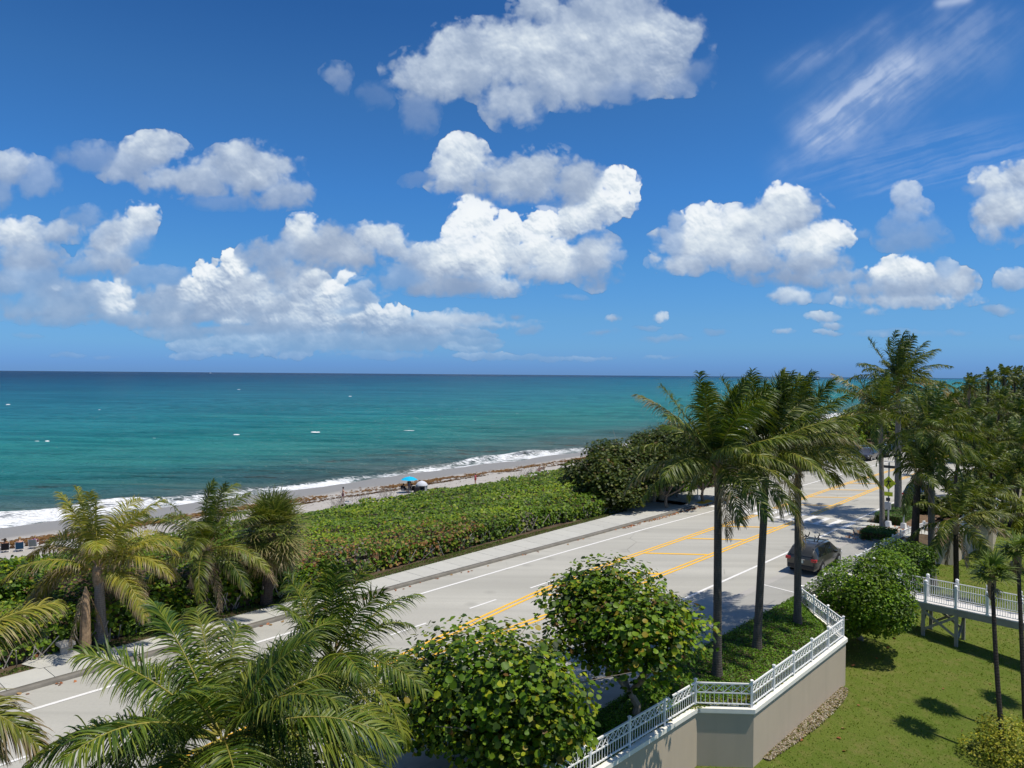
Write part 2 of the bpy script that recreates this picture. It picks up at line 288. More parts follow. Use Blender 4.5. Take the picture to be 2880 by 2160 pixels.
class MB:
    """collects boxes, bars, tubes and loose faces for one mesh"""
    def __init__(s): s.v = []; s.f = []
    def add(s, V, F):
        b = len(s.v); s.v += [tuple(float(c) for c in v) for v in V]; s.f += [tuple(i+b for i in f) for f in F]; return s
    def box(s, c, d, rz=0.0):
        x, y, z = (k/2 for k in d); ca, sa = math.cos(rz), math.sin(rz); V = []
        for dz in (-z, z):
            for dx, dy in ((-x, -y), (x, -y), (x, y), (-x, y)): V.append((c[0]+dx*ca-dy*sa, c[1]+dx*sa+dy*ca, c[2]+dz))
        return s.add(V, [(3, 2, 1, 0), (4, 5, 6, 7), (0, 1, 5, 4), (1, 2, 6, 5), (2, 3, 7, 6), (3, 0, 4, 7)])
    def frustum(s, c, b, t, h, rz=0.0):
        ca, sa = math.cos(rz), math.sin(rz); V = []
        for (sx, sy), z in ((b, 0), (t, h)):
            for dx, dy in ((-sx/2, -sy/2), (sx/2, -sy/2), (sx/2, sy/2), (-sx/2, sy/2)): V.append((c[0]+dx*ca-dy*sa, c[1]+dx*sa+dy*ca, c[2]+z))
        return s.add(V, [(3, 2, 1, 0), (4, 5, 6, 7), (0, 1, 5, 4), (1, 2, 6, 5), (2, 3, 7, 6), (3, 0, 4, 7)])
    def bar(s, a, b, w, h=None, up=(0, 0, 1)):
        h = w if h is None else h
        a = np.array(a, float); b = np.array(b, float); d = b-a; L = np.linalg.norm(d)
        if L < 1e-6: return s
        d /= L; u = np.array(up, float)
        if abs(d@u) > .98: u = np.array([1., 0, 0])
        x = np.cross(d, u); x /= np.linalg.norm(x); y = np.cross(x, d)
        V = [p+x*i*w/2+y*j*h/2 for p in (a, b) for i, j in ((-1, -1), (1, -1), (1, 1), (-1, 1))]
        return s.add(V, [(3, 2, 1, 0), (4, 5, 6, 7), (0, 1, 5, 4), (1, 2, 6, 5), (2, 3, 7, 6), (3, 0, 4, 7)])
    def tube(s, pts, radii, k=8, cap=True):
        P = [np.array(p, float) for p in pts]; n = len(P)
        if isinstance(radii, (int, float)): radii = [radii]*n
        V = []; prev = None
        for i, p in enumerate(P):
            d = P[min(i+1, n-1)]-P[max(i-1, 0)]; d = d/(np.linalg.norm(d)+1e-9)
            if prev is None:
                r = np.array([1., 0, 0]) if abs(d[0]) < .9 else np.array([0, 1., 0]); x = np.cross(d, r)
            else: x = prev-d*(prev@d)
            x = x/(np.linalg.norm(x)+1e-9); prev = x; y = np.cross(d, x)
            for j in range(k):
                a = 2*math.pi*j/k; V.append(p+(x*math.cos(a)+y*math.sin(a))*radii[i])
        F = [(i*k+j, i*k+(j+1) % k, (i+1)*k+(j+1) % k, (i+1)*k+j) for i in range(n-1) for j in range(k)]
        if cap: F += [tuple(range(k-1, -1, -1)), tuple((n-1)*k+j for j in range(k))]
        return s.add(V, F)
    def lathe(s, c, prof, k=16):
        V = []; m = len(prof)
        for r, z in prof:
            for j in range(k): a = 2*math.pi*j/k; V.append((c[0]+r*math.cos(a), c[1]+r*math.sin(a), c[2]+z))
        F = [(i*k+j, i*k+(j+1) % k, (i+1)*k+(j+1) % k, (i+1)*k+j) for i in range(m-1) for j in range(k)]
        F += [tuple(range(k-1, -1, -1)), tuple((m-1)*k+j for j in range(k))]
        return s.add(V, F)
    def mesh(s, name, smooth=False):
        me = bpy.data.meshes.new(name); me.from_pydata(s.v, [], s.f); me.update()
        if smooth:
            me.polygons.foreach_set('use_smooth', [True]*len(me.polygons))
            try: me.set_sharp_from_angle(angle=math.radians(38))
            except Exception: pass
        return me
    def build(s, name, mat, parent=None, smooth=False, loc=None): return link(name, s.mesh(name, smooth), mat, parent, loc)
def bevel(o, w=.01, seg=2):
    m = o.modifiers.new('bevel', 'BEVEL'); m.width = w; m.segments = seg; m.limit_method = 'ANGLE'; m.angle_limit = math.radians(35); return o

# ---------------------------------------------------------------- materials
class NT:
    def __init__(s, name):
        s.m = bpy.data.materials.new(name); s.m.use_nodes = True; s.t = s.m.node_tree; s.N = s.t.nodes; s.L = s.t.links
        s.p = s.N['Principled BSDF']; s.out = s.N['Material Output']
    def val(s, sock, v):
        if isinstance(v, (int, float, tuple, list)):
            if isinstance(v, (tuple, list)) and len(v) == 3 and sock.type == 'RGBA': v = tuple(v)+(1,)
            sock.default_value = v
        else: s.L.new(v, sock)
    def mth(s, op, a, b=None, c=None, clamp=False):
        m = s.N.new('ShaderNodeMath'); m.operation = op; m.use_clamp = clamp
        for i, v in enumerate((a, b, c)):
            if v is not None: s.val(m.inputs[i], v)
        return m.outputs[0]
    def coord(s, kind='Object', rot=0.0, scale=(1, 1, 1)):
        tc = s.N.new('ShaderNodeTexCoord'); mp = s.N.new('ShaderNodeMapping'); mp.inputs['Rotation'].default_value = (0, 0, rot); mp.inputs['Scale'].default_value = scale
        s.L.new(tc.outputs[kind], mp.inputs[0]); return mp.outputs[0]
    def noise(s, vec, scale, detail=4, rough=.55, dist=0.0, ntype=None):
        n = s.N.new('ShaderNodeTexNoise'); s.val(n.inputs['Scale'], scale); n.inputs['Detail'].default_value = detail; n.inputs['Roughness'].default_value = rough; n.inputs['Distortion'].default_value = dist
        if vec is not None: s.L.new(vec, n.inputs['Vector'])
        return n.outputs[0]
    def vor(s, vec, scale, feat='F1', out=0):
        n = s.N.new('ShaderNodeTexVoronoi'); n.feature = feat; n.inputs['Scale'].default_value = scale
        if vec is not None: s.L.new(vec, n.inputs['Vector'])
        return n.outputs[out]
    def rng(s, v, a, b, c=0.0, d=1.0):
        n = s.N.new('ShaderNodeMapRange'); n.clamp = True
        for i, k in enumerate((v, a, b, c, d)): s.val(n.inputs[i], k)
        return n.outputs[0]
    def ramp(s, v, pts):
        r = s.N.new('ShaderNodeValToRGB'); s.val(r.inputs[0], v); cr = r.color_ramp
        while len(cr.elements) < len(pts): cr.elements.new(.5)
        for e, (p, c) in zip(cr.elements, pts): e.position = p; e.color = tuple(c)+(1,) if len(c) == 3 else c
        return r.outputs[0]
    def mix(s, f, a, b, mode='MIX'):
        m = s.N.new('ShaderNodeMix'); m.data_type = 'RGBA'; m.blend_type = mode; s.val(m.inputs[0], f); s.val(m.inputs[6], a); s.val(m.inputs[7], b); return m.outputs[2]
    def bump(s, h, strength=.3, dist=.05, nrm=None):
        b = s.N.new('ShaderNodeBump'); b.inputs['Strength'].default_value = strength; b.inputs['Distance'].default_value = dist; s.L.new(h, b.inputs['Height'])
        if nrm is not None: s.L.new(nrm, b.inputs['Normal'])
        return b.outputs[0]
    def sep(s, v):
        n = s.N.new('ShaderNodeSeparateXYZ'); s.L.new(v, n.inputs[0]); return n.outputs
    def attr(s, name):
        n = s.N.new('ShaderNodeAttribute'); n.attribute_name = name; return n
    def fin(s, col=None, rough=.6, spec=.5, nrm=None, metal=0.0):
        p = s.p
        if col is not None: s.val(p.inputs['Base Color'], col)
        s.val(p.inputs['Roughness'], rough); s.val(p.inputs['Specular IOR Level'], spec); s.val(p.inputs['Metallic'], metal)
        if nrm is not None: s.L.new(nrm, p.inputs['Normal'])
        return s.m
M = {}
def simple(name, col, rough=.6, spec=.4, metal=0.0, var=.12, scale=3.0, bump=.0):
    t = NT(name); v = t.coord(); n = t.noise(v, scale, 5)
    lo = tuple(c*(1-var) for c in col); hi = tuple(min(1, c*(1+var)) for c in col)
    c = t.mix(t.rng(n, .3, .7), lo, hi)
    M[name] = t.fin(c, rough, spec, t.bump(t.noise(v, scale*12, 3), bump, .01) if bump else None, metal); return M[name]

ROT = -math.radians(49.5)     # object x axis -> along the road
def mat_road(name, base, streak=.10, fine=.1):
    t = NT(name); v = t.coord(rot=-math.radians(47.4)); P = t.coord()
    st = t.noise(t.coord(rot=-math.radians(47.4), scale=(.035, .55, 1)), 1.0, 4, .5)
    big = t.noise(P, .12, 4); fn = t.noise(P, 9, 4, .7); grit = t.noise(P, 60, 2)
    c = t.mix(t.rng(st, .3, .7), tuple(b*(1-streak) for b in base), tuple(b*(1+streak*.7) for b in base))
    c = t.mix(t.rng(big, .35, .7, 0, .45), c, tuple(b*.80 for b in base)); tr_ = t.noise(t.coord(rot=-math.radians(47.4), scale=(.012, 1.3, 1)), 1.0, 3, .5); c = t.mix(t.rng(tr_, .50, .68, 0, .55), c, tuple(b*.78 for b in base)); st2 = t.vor(P, .35); c = t.mix(t.rng(st2, .05, .16, .5, 0), c, tuple(b*.62 for b in base)); c = t.mix(t.rng(fn, .45, .75, 0, fine*3), c, tuple(b*.72 for b in base))
    c = t.mix(t.rng(grit, .5, .8, 0, .25), c, tuple(min(1, b*1.25) for b in base))
    crack = t.vor(t.coord(scale=(1, 1, 1)), .23, 'DISTANCE_TO_EDGE'); ck = t.mth('MULTIPLY', t.rng(crack, .0, .012, 1, 0), t.rng(t.noise(P, .3, 3), .52, .62))
    c = t.mix(t.mth('MULTIPLY', ck, .55), c, tuple(b*.3 for b in base))
    M[name] = t.fin(c, .85, .25, t.bump(t.mth('ADD', fn, grit), .25, .01)); return M[name]
mat_road('asphalt', (.425, .414, .366), .15, .14); mat_road('parking', (.350, .345, .315), .06, .2); mat_road('gutter_concrete', (.40, .385, .355), .05, .1)
def mat_paint(name, col, wear=.35):
    t = NT(name); P = t.coord(); w = t.noise(P, 7, 6, .75); w2 = t.noise(P, .6, 3)
    f = t.mth('MULTIPLY', t.rng(w, .5, .72), t.rng(w2, .3, .7, wear*.5, wear*1.6), clamp=True)
    M[name] = t.fin(t.mix(f, col, (.33, .31, .28)), .6, .3); return M[name]
mat_paint('white_paint', (.74, .73, .70)); mat_paint('yellow_paint', (.84, .47, .035), .22)
def mat_concrete(name, base, dirt=.25, sc=1.0):
    t = NT(name); P = t.coord('Object'); oi = t.N.new('ShaderNodeObjectInfo')
    a = t.noise(P, 1.4*sc, 6, .65); b = t.noise(P, 22*sc, 3)
    c = t.mix(t.rng(a, .38, .72, 0, dirt*2), base, tuple(k*.66 for k in base)); c = t.mix(t.rng(b, .5, .75, 0, .3), c, tuple(k*.8 for k in base))
    c = t.mix(1.0, c, t.mix(oi.outputs['Random'], (.9, .9, .9), (1.0, 1.0, 1.0)), 'MULTIPLY')
    M[name] = t.fin(c, .85, .3, t.bump(b, .2, .01)); return M[name]
mat_concrete('sidewalk', (.49, .485, .44), .14); mat_concrete('kerb', (.215, .20, .17), .5, 1.5); mat_concrete('concrete', (.46, .44, .40), .3)
def mat_stucco(name, base):
    t = NT(name); P = t.coord(); a = t.noise(P, .8, 5, .6); s_ = t.noise(t.coord(scale=(2.2, 2.2, .18)), 1.0, 4, .6); b = t.noise(P, 45, 3)
    c = t.mix(t.rng(a, .3, .7, 0, .5), base, tuple(k*.86 for k in base)); c = t.mix(t.rng(s_, .5, .75, 0, .35), c, tuple(k*.80 for k in base))
    z = t.sep(P)[2]; low = t.mth('MULTIPLY', t.rng(z, -2.7, -1.9, 1, 0), t.rng(t.noise(P, 3, 4), .35, .7)); c = t.mix(t.mth('MULTIPLY', low, .5), c, (.22, .17, .12))
    M[name] = t.fin(c, .8, .3, t.bump(b, .35, .008)); return M[name]
mat_stucco('wall_paint', (.50, .42, .315)); simple('cap_paint', (.78, .76, .68), .6, .3, var=.05)
simple('white_metal', (.82, .82, .80), .35, .5, var=.03); simple('bridge_paint', (.30, .28, .235), .65, .3, var=.12, scale=2.5); simple('deck', (.62, .60, .57), .8, .3, var=.1)
simple('wood_grey', (.22, .19, .155), .85, .2, var=.3, scale=6); simple('dark_green_plastic', (.02, .06, .045), .5); simple('stone_tan', (.42, .33, .22), .85, .2, var=.2)
simple('galv', (.50, .51, .52), .45, .5, metal=.3, var=.06); simple('sign_back', (.42, .43, .44), .5, .4, var=.05); simple('black_plastic', (.02, .02, .022), .5, .4, var=.05)
simple('sign_yellow', (.72, .80, .02), .45, .4, var=.03); simple('sign_black', (.01, .01, .01), .5, .4, var=.0); simple('beacon', (.03, .03, .035), .4, .5)
simple('tactile', (.75, .42, .03), .7, .3, var=.1)
simple('bark', (.24, .195, .15), .95, .15, var=.35, scale=5, bump=.6); simple('pale_bark', (.36, .33, .29), .9, .2, var=.3, scale=5, bump=.6)
simple('dead_frond', (.30, .21, .13), .9, .15, var=.35, scale=8, bump=.5)
def mat_trunk(name, base, ring=11.0):
    t = NT(name); P = t.coord(); z = t.sep(P)[2]; w = t.noise(t.coord(scale=(2, 2, .6)), 3, 3)
    r = t.mth('FRACT', t.mth('ADD', t.mth('MULTIPLY', z, ring), t.mth('MULTIPLY', w, 1.2)))
    rr = t.rng(r, .0, .25, 1, 0); n = t.noise(t.coord(scale=(6, 6, 1.2)), 3, 5, .7)
    c = t.mix(t.rng(n, .3, .72), tuple(b*.62 for b in base), tuple(b*1.25 for b in base)); c = t.mix(t.mth('MULTIPLY', rr, .55), c, tuple(b*.4 for b in base))
    M[name] = t.fin(c, .95, .15, t.bump(t.mth('SUBTRACT', n, rr), .7, .03)); return M[name]
mat_trunk('palm_trunk', (.13, .112, .095)); mat_trunk('grey_trunk', (.27, .245, .22)); mat_trunk('dark_trunk', (.075, .06, .05), 9)
def mat_leaf(name, trans=.3, rough=.42, spec=.45, tint=(1, 1, 1), tmul=1.0):
    t = NT(name); a = t.attr('Col'); col = t.mix(1.0, a.outputs['Color'], tint, 'MULTIPLY')
    t.fin(col, rough, spec)
    tr = t.N.new('ShaderNodeBsdfTranslucent'); tc = t.mix(1.0, col, (1.55*tmul, 1.5*tmul, .5*tmul), 'MULTIPLY'); t.L.new(tc, tr.inputs[0])
    mx = t.N.new('ShaderNodeMixShader'); mx.inputs[0].default_value = trans; t.L.new(t.p.outputs[0], mx.inputs[1]); t.L.new(tr.outputs[0], mx.inputs[2]); t.L.new(mx.outputs[0], t.out.inputs[0])
    M[name] = t.m; return t.m
mat_leaf('leaf', .24, .5, .25); mat_leaf('frond_leaf', .22, .46, .30); mat_leaf('grass_leaf', .3, .7, .15)
def mat_earth(name, a, b, sc=2.0, c3=None, bump=.5):
    t = NT(name); P = t.coord(); n = t.noise(P, sc, 7, .7); n2 = t.noise(P, sc*9, 4, .7)
    c = t.mix(t.rng(n, .35, .68), a, b)
    if c3: c = t.mix(t.rng(n2, .55, .68, 0, .8), c, c3)
    M[name] = t.fin(c, .95, .1, t.bump(n2, bump, .04)); return M[name]
mat_earth('soil', (.055, .04, .025), (.12, .09, .06), 1.2, (.16, .10, .05)); mat_earth('mulch', (.10, .065, .04), (.22, .15, .10), 3, (.30, .22, .15)); mat_earth('pebbles', (.20, .16, .12), (.40, .34, .28), 7, (.12, .09, .07))
def mat_lawn():
    t = NT('lawn'); P = t.coord(); big = t.noise(P, .22, 5, .6); mid = t.noise(P, 1.6, 6, .7); fn = t.noise(P, 22, 4, .75); vf = t.noise(P, 70, 2)
    c = t.mix(t.rng(big, .3, .7), (.105, .155, .020), (.150, .185, .032)); c = t.mix(t.rng(mid, .47, .70, 0, .75), c, (.235, .20, .07)); c = t.mix(t.rng(fn, .42, .7, 0, .75), c, (.060, .100, .013))
    c = t.mix(t.rng(vf, .5, .75, 0, .4), c, (.19, .24, .06))
    M['lawn'] = t.fin(c, .95, .08, t.bump(t.mth('ADD', fn, vf), .8, .05))
mat_lawn()
def mat_sand():
    t = NT('sand'); P = t.coord(); v = t.coord(rot=-math.radians(49.5)); n_ = t.sep(v)[1]    # n axis after turning
    a = t.noise(P, .5, 6, .65); b = t.noise(P, 9, 4); wob = t.mth('MULTIPLY', t.mth('SUBTRACT', t.noise(P, .11, 4), .5), 5)
    nn = t.mth('ADD', n_, wob)
    c = t.mix(t.rng(a, .35, .7), (.36, .335, .30), (.44, .415, .375)); c = t.mix(t.rng(b, .55, .75, 0, .4), c, (.27, .24, .21))
    wet = t.rng(nn, 79.0, 81.5); c = t.mix(wet, c, (.235, .228, .215))
    r = t.rng(nn, 79.0, 84.0, .9, .6)
    M['sand'] = t.fin(c, r, .35, t.bump(b, .35, .03))
mat_sand()
def mat_water():
    t = NT('sea_water'); v = t.coord(rot=-math.radians(49.5)); sx = t.sep(v); s_, n_ = sx[0], sx[1]
    wob = t.mth('MULTIPLY', t.mth('SUBTRACT', t.noise(t.coord(rot=-math.radians(49.5), scale=(.012, .02, 1)), 1.0, 5, .6), .5), 1.0)
    d = t.mth('SUBTRACT', n_, 86.0); d = t.mth('MAXIMUM', d, 1.0)
    lg = t.mth('ADD', t.mth('LOGARITHM', d, 10.0), t.mth('MULTIPLY', wob, .45))
    sh = t.rng(s_, 100, 2500, 0, .38); lg = t.mth('SUBTRACT', lg, sh)              # the shallows run wider towards the right
    c = t.ramp(t.mth('DIVIDE', lg, 4.5), [(0, (.10, .105, .085)), (.20, (.095, .125, .115)), (.30, (.065, .150, .145)), (.37, (.034, .200, .190)), (.44, (.024, .215, .212)), (.50, (.022, .200, .240)), (.57, (.018, .165, .235)), (.645, (.010, .105, .190)), (.74, (.006, .050, .120)), (1.0, (.005, .030, .080))])
    # weed drifting in the shallows
    wd = t.noise(t.coord(rot=-math.radians(49.5), scale=(.10, .33, 1)), 1.0, 5, .7); near = t.mth('MULTIPLY', t.rng(n_, 93, 98), t.rng(n_, 112, 128, 1, 0))
    c = t.mix(t.mth('MULTIPLY', t.rng(wd, .54, .68, 0, .85), near), c, (.085, .045, .030))
    # long patches of lighter / darker water; the swell's shading bands painted into the colour
    pt = t.noise(t.coord(rot=-math.radians(49.5), scale=(.006, .03, 1)), 1.0, 4, .55); swell_shade = t.noise(t.coord(rot=-math.radians(6), scale=(.014, .10, 1)), 1.0, 6, .68); c = t.mix(t.rng(swell_shade, .44, .56, 0, .85), c, t.mix(1.0, c, (.42, .68, .74), 'MULTIPLY')); c = t.mix(t.rng(pt, .38, .66, 0, .55), c, t.mix(1.0, c, (.62, .80, .88), 'MULTIPLY'))
    fo = t.attr('Col').outputs['Color']; fr = t.sep(fo)[0]
    fnz = t.noise(t.coord(rot=-math.radians(49.5), scale=(.7, 1.6, 1)), 1.0, 7, .72); fm = t.rng(t.mth('ADD', fr, t.mth('MULTIPLY', t.mth('SUBTRACT', fnz, .5), 1.3)), .46, .60)
    lace = t.vor(t.coord(rot=-math.radians(49.5), scale=(.5, 1.1, 1)), 1.2, 'DISTANCE_TO_EDGE'); lm = t.mth('MULTIPLY', t.rng(lace, .0, .09, 1, 0), t.rng(fr, .16, .42, 0, .8)); fm = t.mth('MAXIMUM', fm, lm)
    c = t.mix(fm, c, (.80, .82, .83))
    # waves
    w1 = t.noise(t.coord(rot=-math.radians(7), scale=(.025, .13, 1)), 1.0, 3, .5); w2 = t.noise(t.coord(rot=-math.radians(-4), scale=(.12, .5, 1)), 1.0, 4, .6); w3 = t.noise(t.coord(rot=-math.radians(14), scale=(.8, 1.9, 1)), 1.0, 3, .6)
    h = t.mth('ADD', t.mth('MULTIPLY', w1, 6.5), t.mth('ADD', t.mth('MULTIPLY', w2, 2.4), t.mth('MULTIPLY', w3, .6)))
    nb = t.bump(h, 1.0, 1.0)
    df = t.N.new('ShaderNodeBsdfDiffuse'); t.L.new(c, df.inputs[0]); t.L.new(nb, df.inputs['Normal'])
    gl = t.N.new('ShaderNodeBsdfGlossy'); gl.inputs['Roughness'].default_value = .18; t.L.new(nb, gl.inputs['Normal'])
    lw = t.N.new('ShaderNodeLayerWeight'); lw.inputs['Blend'].default_value = .5; t.L.new(nb, lw.inputs['Normal']); fc = t.mth('POWER', lw.outputs['Facing'], 4.0)
    f = t.mth('MULTIPLY', t.rng(fc, 0, 1, .02, .42), t.mth('SUBTRACT', 1.0, fm))
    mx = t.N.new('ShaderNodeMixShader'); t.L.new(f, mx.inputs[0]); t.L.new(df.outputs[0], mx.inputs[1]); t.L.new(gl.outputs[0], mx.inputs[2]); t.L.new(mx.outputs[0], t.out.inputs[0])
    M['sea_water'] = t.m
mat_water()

# ================================================================= ground, road, sea
def line(pts):
    S = np.array([p[0] for p in pts], float); Nn = np.array([p[1] for p in pts], float)
    def f(s):
        s = np.asarray(s, float); v = np.interp(s, S, Nn)
        v = np.where(s > S[-1], Nn[-1]-.028*(s-S[-1]), v)
        return v+bend(s)
    return f
KERB = line([(-40, 29.9), (9, 29.6), (19.6, 29.4), (30, 28.95), (43.4, 28.4), (54.2, 28.1), (60.4, 27.85), (69.4, 27.4), (81, 27.2), (84.5, 27.3), (87.5, 29.4), (120, 28.9), (130, 28.6)])
WBACK = line([(-40, 31.7), (9, 31.3), (24.6, 31.1), (42.5, 31.2), (47.9, 31.1), (52, 31.4), (54, 32.6), (66, 32.4), (70, 31.0), (84, 30.6), (130, 30.2)])
WHITE = line([(-40, 28.6), (15.8, 27.75), (26.3, 27.55), (36.9, 27.25), (47.5, 26.8), (56.3, 26.2), (75.6, 25.35), (88.2, 24.8), (104.2, 24.3)])
DASH = line([(-40, 25.4), (6.3, 24.6), (20.3, 24.18), (31.7, 23.9), (36, 23.8)])
YLEFT = line([(-40, 16.9), (0, 19.8), (17.2, 21.8), (25.2, 22.75), (30, 23.2), (36.4, 23.5), (50.8, 23.15), (57.9, 22.75), (73, 22.5), (83.1, 22.2), (91.2, 21.6)])
YRIGHT = line([(-40, 16.6), (0, 19.5), (17.2, 21.2), (26.2, 20.65), (33, 20.1), (39.4, 19.85), (50.3, 19.6), (61.7, 19.3), (78.1, 19.0), (91, 18.6)])
WRIGHT = line([(-40, 17.8), (15, 17.3), (35, 16.85), (47.6, 16.3), (62.3, 15.95), (73, 15.6), (102.3, 14.9)])
GUTTER = line([(-40, 16.2), (20, 15.5), (32.5, 15.1), (43, 14.6), (55, 14.2)])
REDGE = line([(-40, 14.1), (16.6, 13.4), (27.9, 13.3), (34, 12.95), (37.9, 12.7), (38, 12.4), (58.3, 11.5), (70, 12.8), (130, 11.2)])
def strip(name, s, fa, fb, z, mat, kind='structure', cross=1, parent=None, za=None, zb=None):
    s = np.asarray(s, float); V = []; m = cross+1
    a = fa(s); b = fb(s)
    za = z if za is None else za; zb = z if zb is None else zb
    for k in range(m):
        t = k/cross; V.append(sn(s, a*(1-t)+b*t, za*(1-t)+zb*t))
    V = np.stack(V, 1).reshape(-1, 3); n = len(s)
    F = np.array([(i*m+k, (i+1)*m+k, (i+1)*m+k+1, i*m+k+1) for i in range(n-1) for k in range(cross)])
    me = np_mesh(name, V, F)
    # make faces look up
    o = link(name, me, mat, parent)
    if kind: o['kind'] = kind
    return o
def up_faces(me):
    if sum(p.normal.z for p in me.polygons) < 0: me.flip_normals()
sr = np.concatenate([np.arange(-40, 90, 2.0), np.arange(90, 236, 3.0)])
road = strip('road', sr, lambda s: REDGE(s)-.05, KERB, 0.0, M['asphalt']); up_faces(road.data)
strip('parking_lane', np.arange(-40, 60, 2.0), lambda s: REDGE(s)-.05, lambda s: GUTTER(s)-.18, .004, M['parking'])
strip('gutter', np.arange(-40, 56, 2.0), lambda s: GUTTER(s)-.22, lambda s: GUTTER(s)+.22, .008, M['gutter_concrete'])
strip('parking_bay', np.arange(86, 130, 2.0), lambda s: WHITE(s)+1.9, KERB, .004, M['parking'])
# ---- painted markings
def mark(name, s0, s1, f, w, mat, step=2.0, z=.012):
    s = np.append(np.arange(s0, s1, step), s1)
    return strip(name, s, lambda q: f(q)-w/2, lambda q: f(q)+w/2, z, mat)
mk = lambda o: o
mark('edge_line', -38, 58.6, WHITE, .17, M['white_paint']); mark('edge_line', 62.3, 200, WHITE, .17, M['white_paint'])
mark('edge_line', 84.5, 130, lambda s: WHITE(s)+1.85, .12, M['white_paint'])
mark('edge_line', -38, 57.0, WRIGHT, .17, M['white_paint']); mark('edge_line', 60.8, 200, WRIGHT, .17, M['white_paint'])
for d0, d1 in ((-10.3, -8.3), (-4, -2), (6.2, 8.3), (13.2, 15.2), (20.2, 22.3), (25.1, 27.0), (29.7, 31.7)):
    mark('lane_dash', d0, d1, DASH, .13, M['white_paint'])
mark('lane_dash', 5.9, 8.4, DASH, .13, M['white_paint'], z=.016)
for off in (-.15, .15):
    mark('centre_line', -38, 57.9, lambda s, o=off: YLEFT(s)+o, .15, M['yellow_paint']); mark('centre_line', 61.8, 200, lambda s, o=off: YLEFT(s)+o, .15, M['yellow_paint'])
    mark('centre_line', 19, 57.4, lambda s, o=off: YRIGHT(s)+o, .15, M['yellow_paint']); mark('centre_line', 61.4, 96, lambda s, o=off: YRIGHT(s)+o, .15, M['yellow_paint'])
def quad_mark(name, P, w, mat, z=.016):
    (s0, n0), (s1, n1) = P; a = sn(s0, n0, z); b = sn(s1, n1, z); d = (b-a)/np.linalg.norm(b-a); x = np.array([-d[1], d[0], 0])*w/2
    me = np_mesh(name, [a-x, b-x, b+x, a+x], np.array([[0, 1, 2, 3]])); up_faces(me); o = link(name, me, mat); o['kind'] = 'structure'; return o
for s0 in (29.1, 34.6, 40.5, 46.2, 51.8, 64.6, 70.2, 76.2, 82.2):
    s1 = s0+2.0*(float(YLEFT(s0))-float(YRIGHT(s0)))/3.0
    quad_mark('median_bar', ((s0, float(YLEFT(s0))-.2), (s1, float(YRIGHT(s1))+.2)), .27, M['yellow_paint'])
quad_mark('bay_mark', ((38.8, 14.8), (38.45, 12.75)), .12, M['white_paint'])
for da, db in ((0, 0), (3.2, 0)):
    quad_mark('crosswalk_edge', ((58.9+da, 27.4), (57.05+da, 15.2)), .22, M['white_paint'])
for nn_ in np.arange(15.9, 27.2, 1.02):
    sa = 57.05+(nn_-15.2)/12.2*1.85; quad_mark('crosswalk_bar', ((sa+.1, nn_), (sa+3.1, nn_-.10)), .42, M['white_paint'], .012)

# ---- kerb and sidewalk: one slab after another
KW, KH = .30, .14
s_k = np.append(np.arange(-40, 58.2, 1.5), 58.2); s_k2 = np.append(np.arange(62.6, 128, 1.5), 128)
def kerb_piece(s, fa, name='kerb', w=KW, h=KH, label=None):
    V = []; a = fa(s)
    for off, z in ((-.012, -.01), (.0, h-.03), (.03, h), (w, h), (w, -.02)): V.append(sn(s, a+off, z))
    V = np.stack(V, 1).reshape(-1, 3); n = len(s); m = 5
    F = np.array([(i*m+k, i*m+k+1, (i+1)*m+k+1, (i+1)*m+k) for i in range(n-1) for k in range(m-1)])
    me = np_mesh(name, V, F); o = link(name, me, M['kerb']); o['kind'] = 'structure'; return o
kerb_piece(s_k, KERB); kerb_piece(s_k2, KERB)
walk = empty('sidewalk', (0, 0, 0), kind='structure')
def slab(s0, s1, n0a, n1a, n0b, n1b, z=KH, t=.1, g=.012, mat='sidewalk', par=None):
    q = [sn(s0+g, n0a, z), sn(s1-g, n0b, z), sn(s1-g, n1b, z), sn(s0+g, n1a, z)]
    lo = [p-np.array([0, 0, t]) for p in q]; c = sum(q)/4
    V = [p-c for p in q+lo]; F = [(0, 1, 2, 3), (0, 4, 5, 1), (1, 5, 6, 2), (2, 6, 7, 3), (3, 7, 4, 0)]
    me = bpy.data.meshes.new('slab'); me.from_pydata([tuple(v) for v in V], [], F); me.update()
    return link('slab', me, M[mat], par or walk, c)
for s0 in np.arange(-18, 57.5, 1.5):
    slab(s0, s0+1.5, float(KERB(s0))+KW, float(WBACK(s0)), float(KERB(s0+1.5))+KW, float(WBACK(s0+1.5)))
for s0 in np.arange(63, 84, 1.5):
    slab(s0, s0+1.5, float(KERB(s0))+KW, float(WBACK(s0)), float(KERB(s0+1.5))+KW, float(WBACK(s0+1.5)))
for s0 in (57, 59, 61): slab(s0, s0+2, float(KERB(s0))+1.1, float(WBACK(s0)), float(KERB(s0+2))+1.1, float(WBACK(s0+2)))
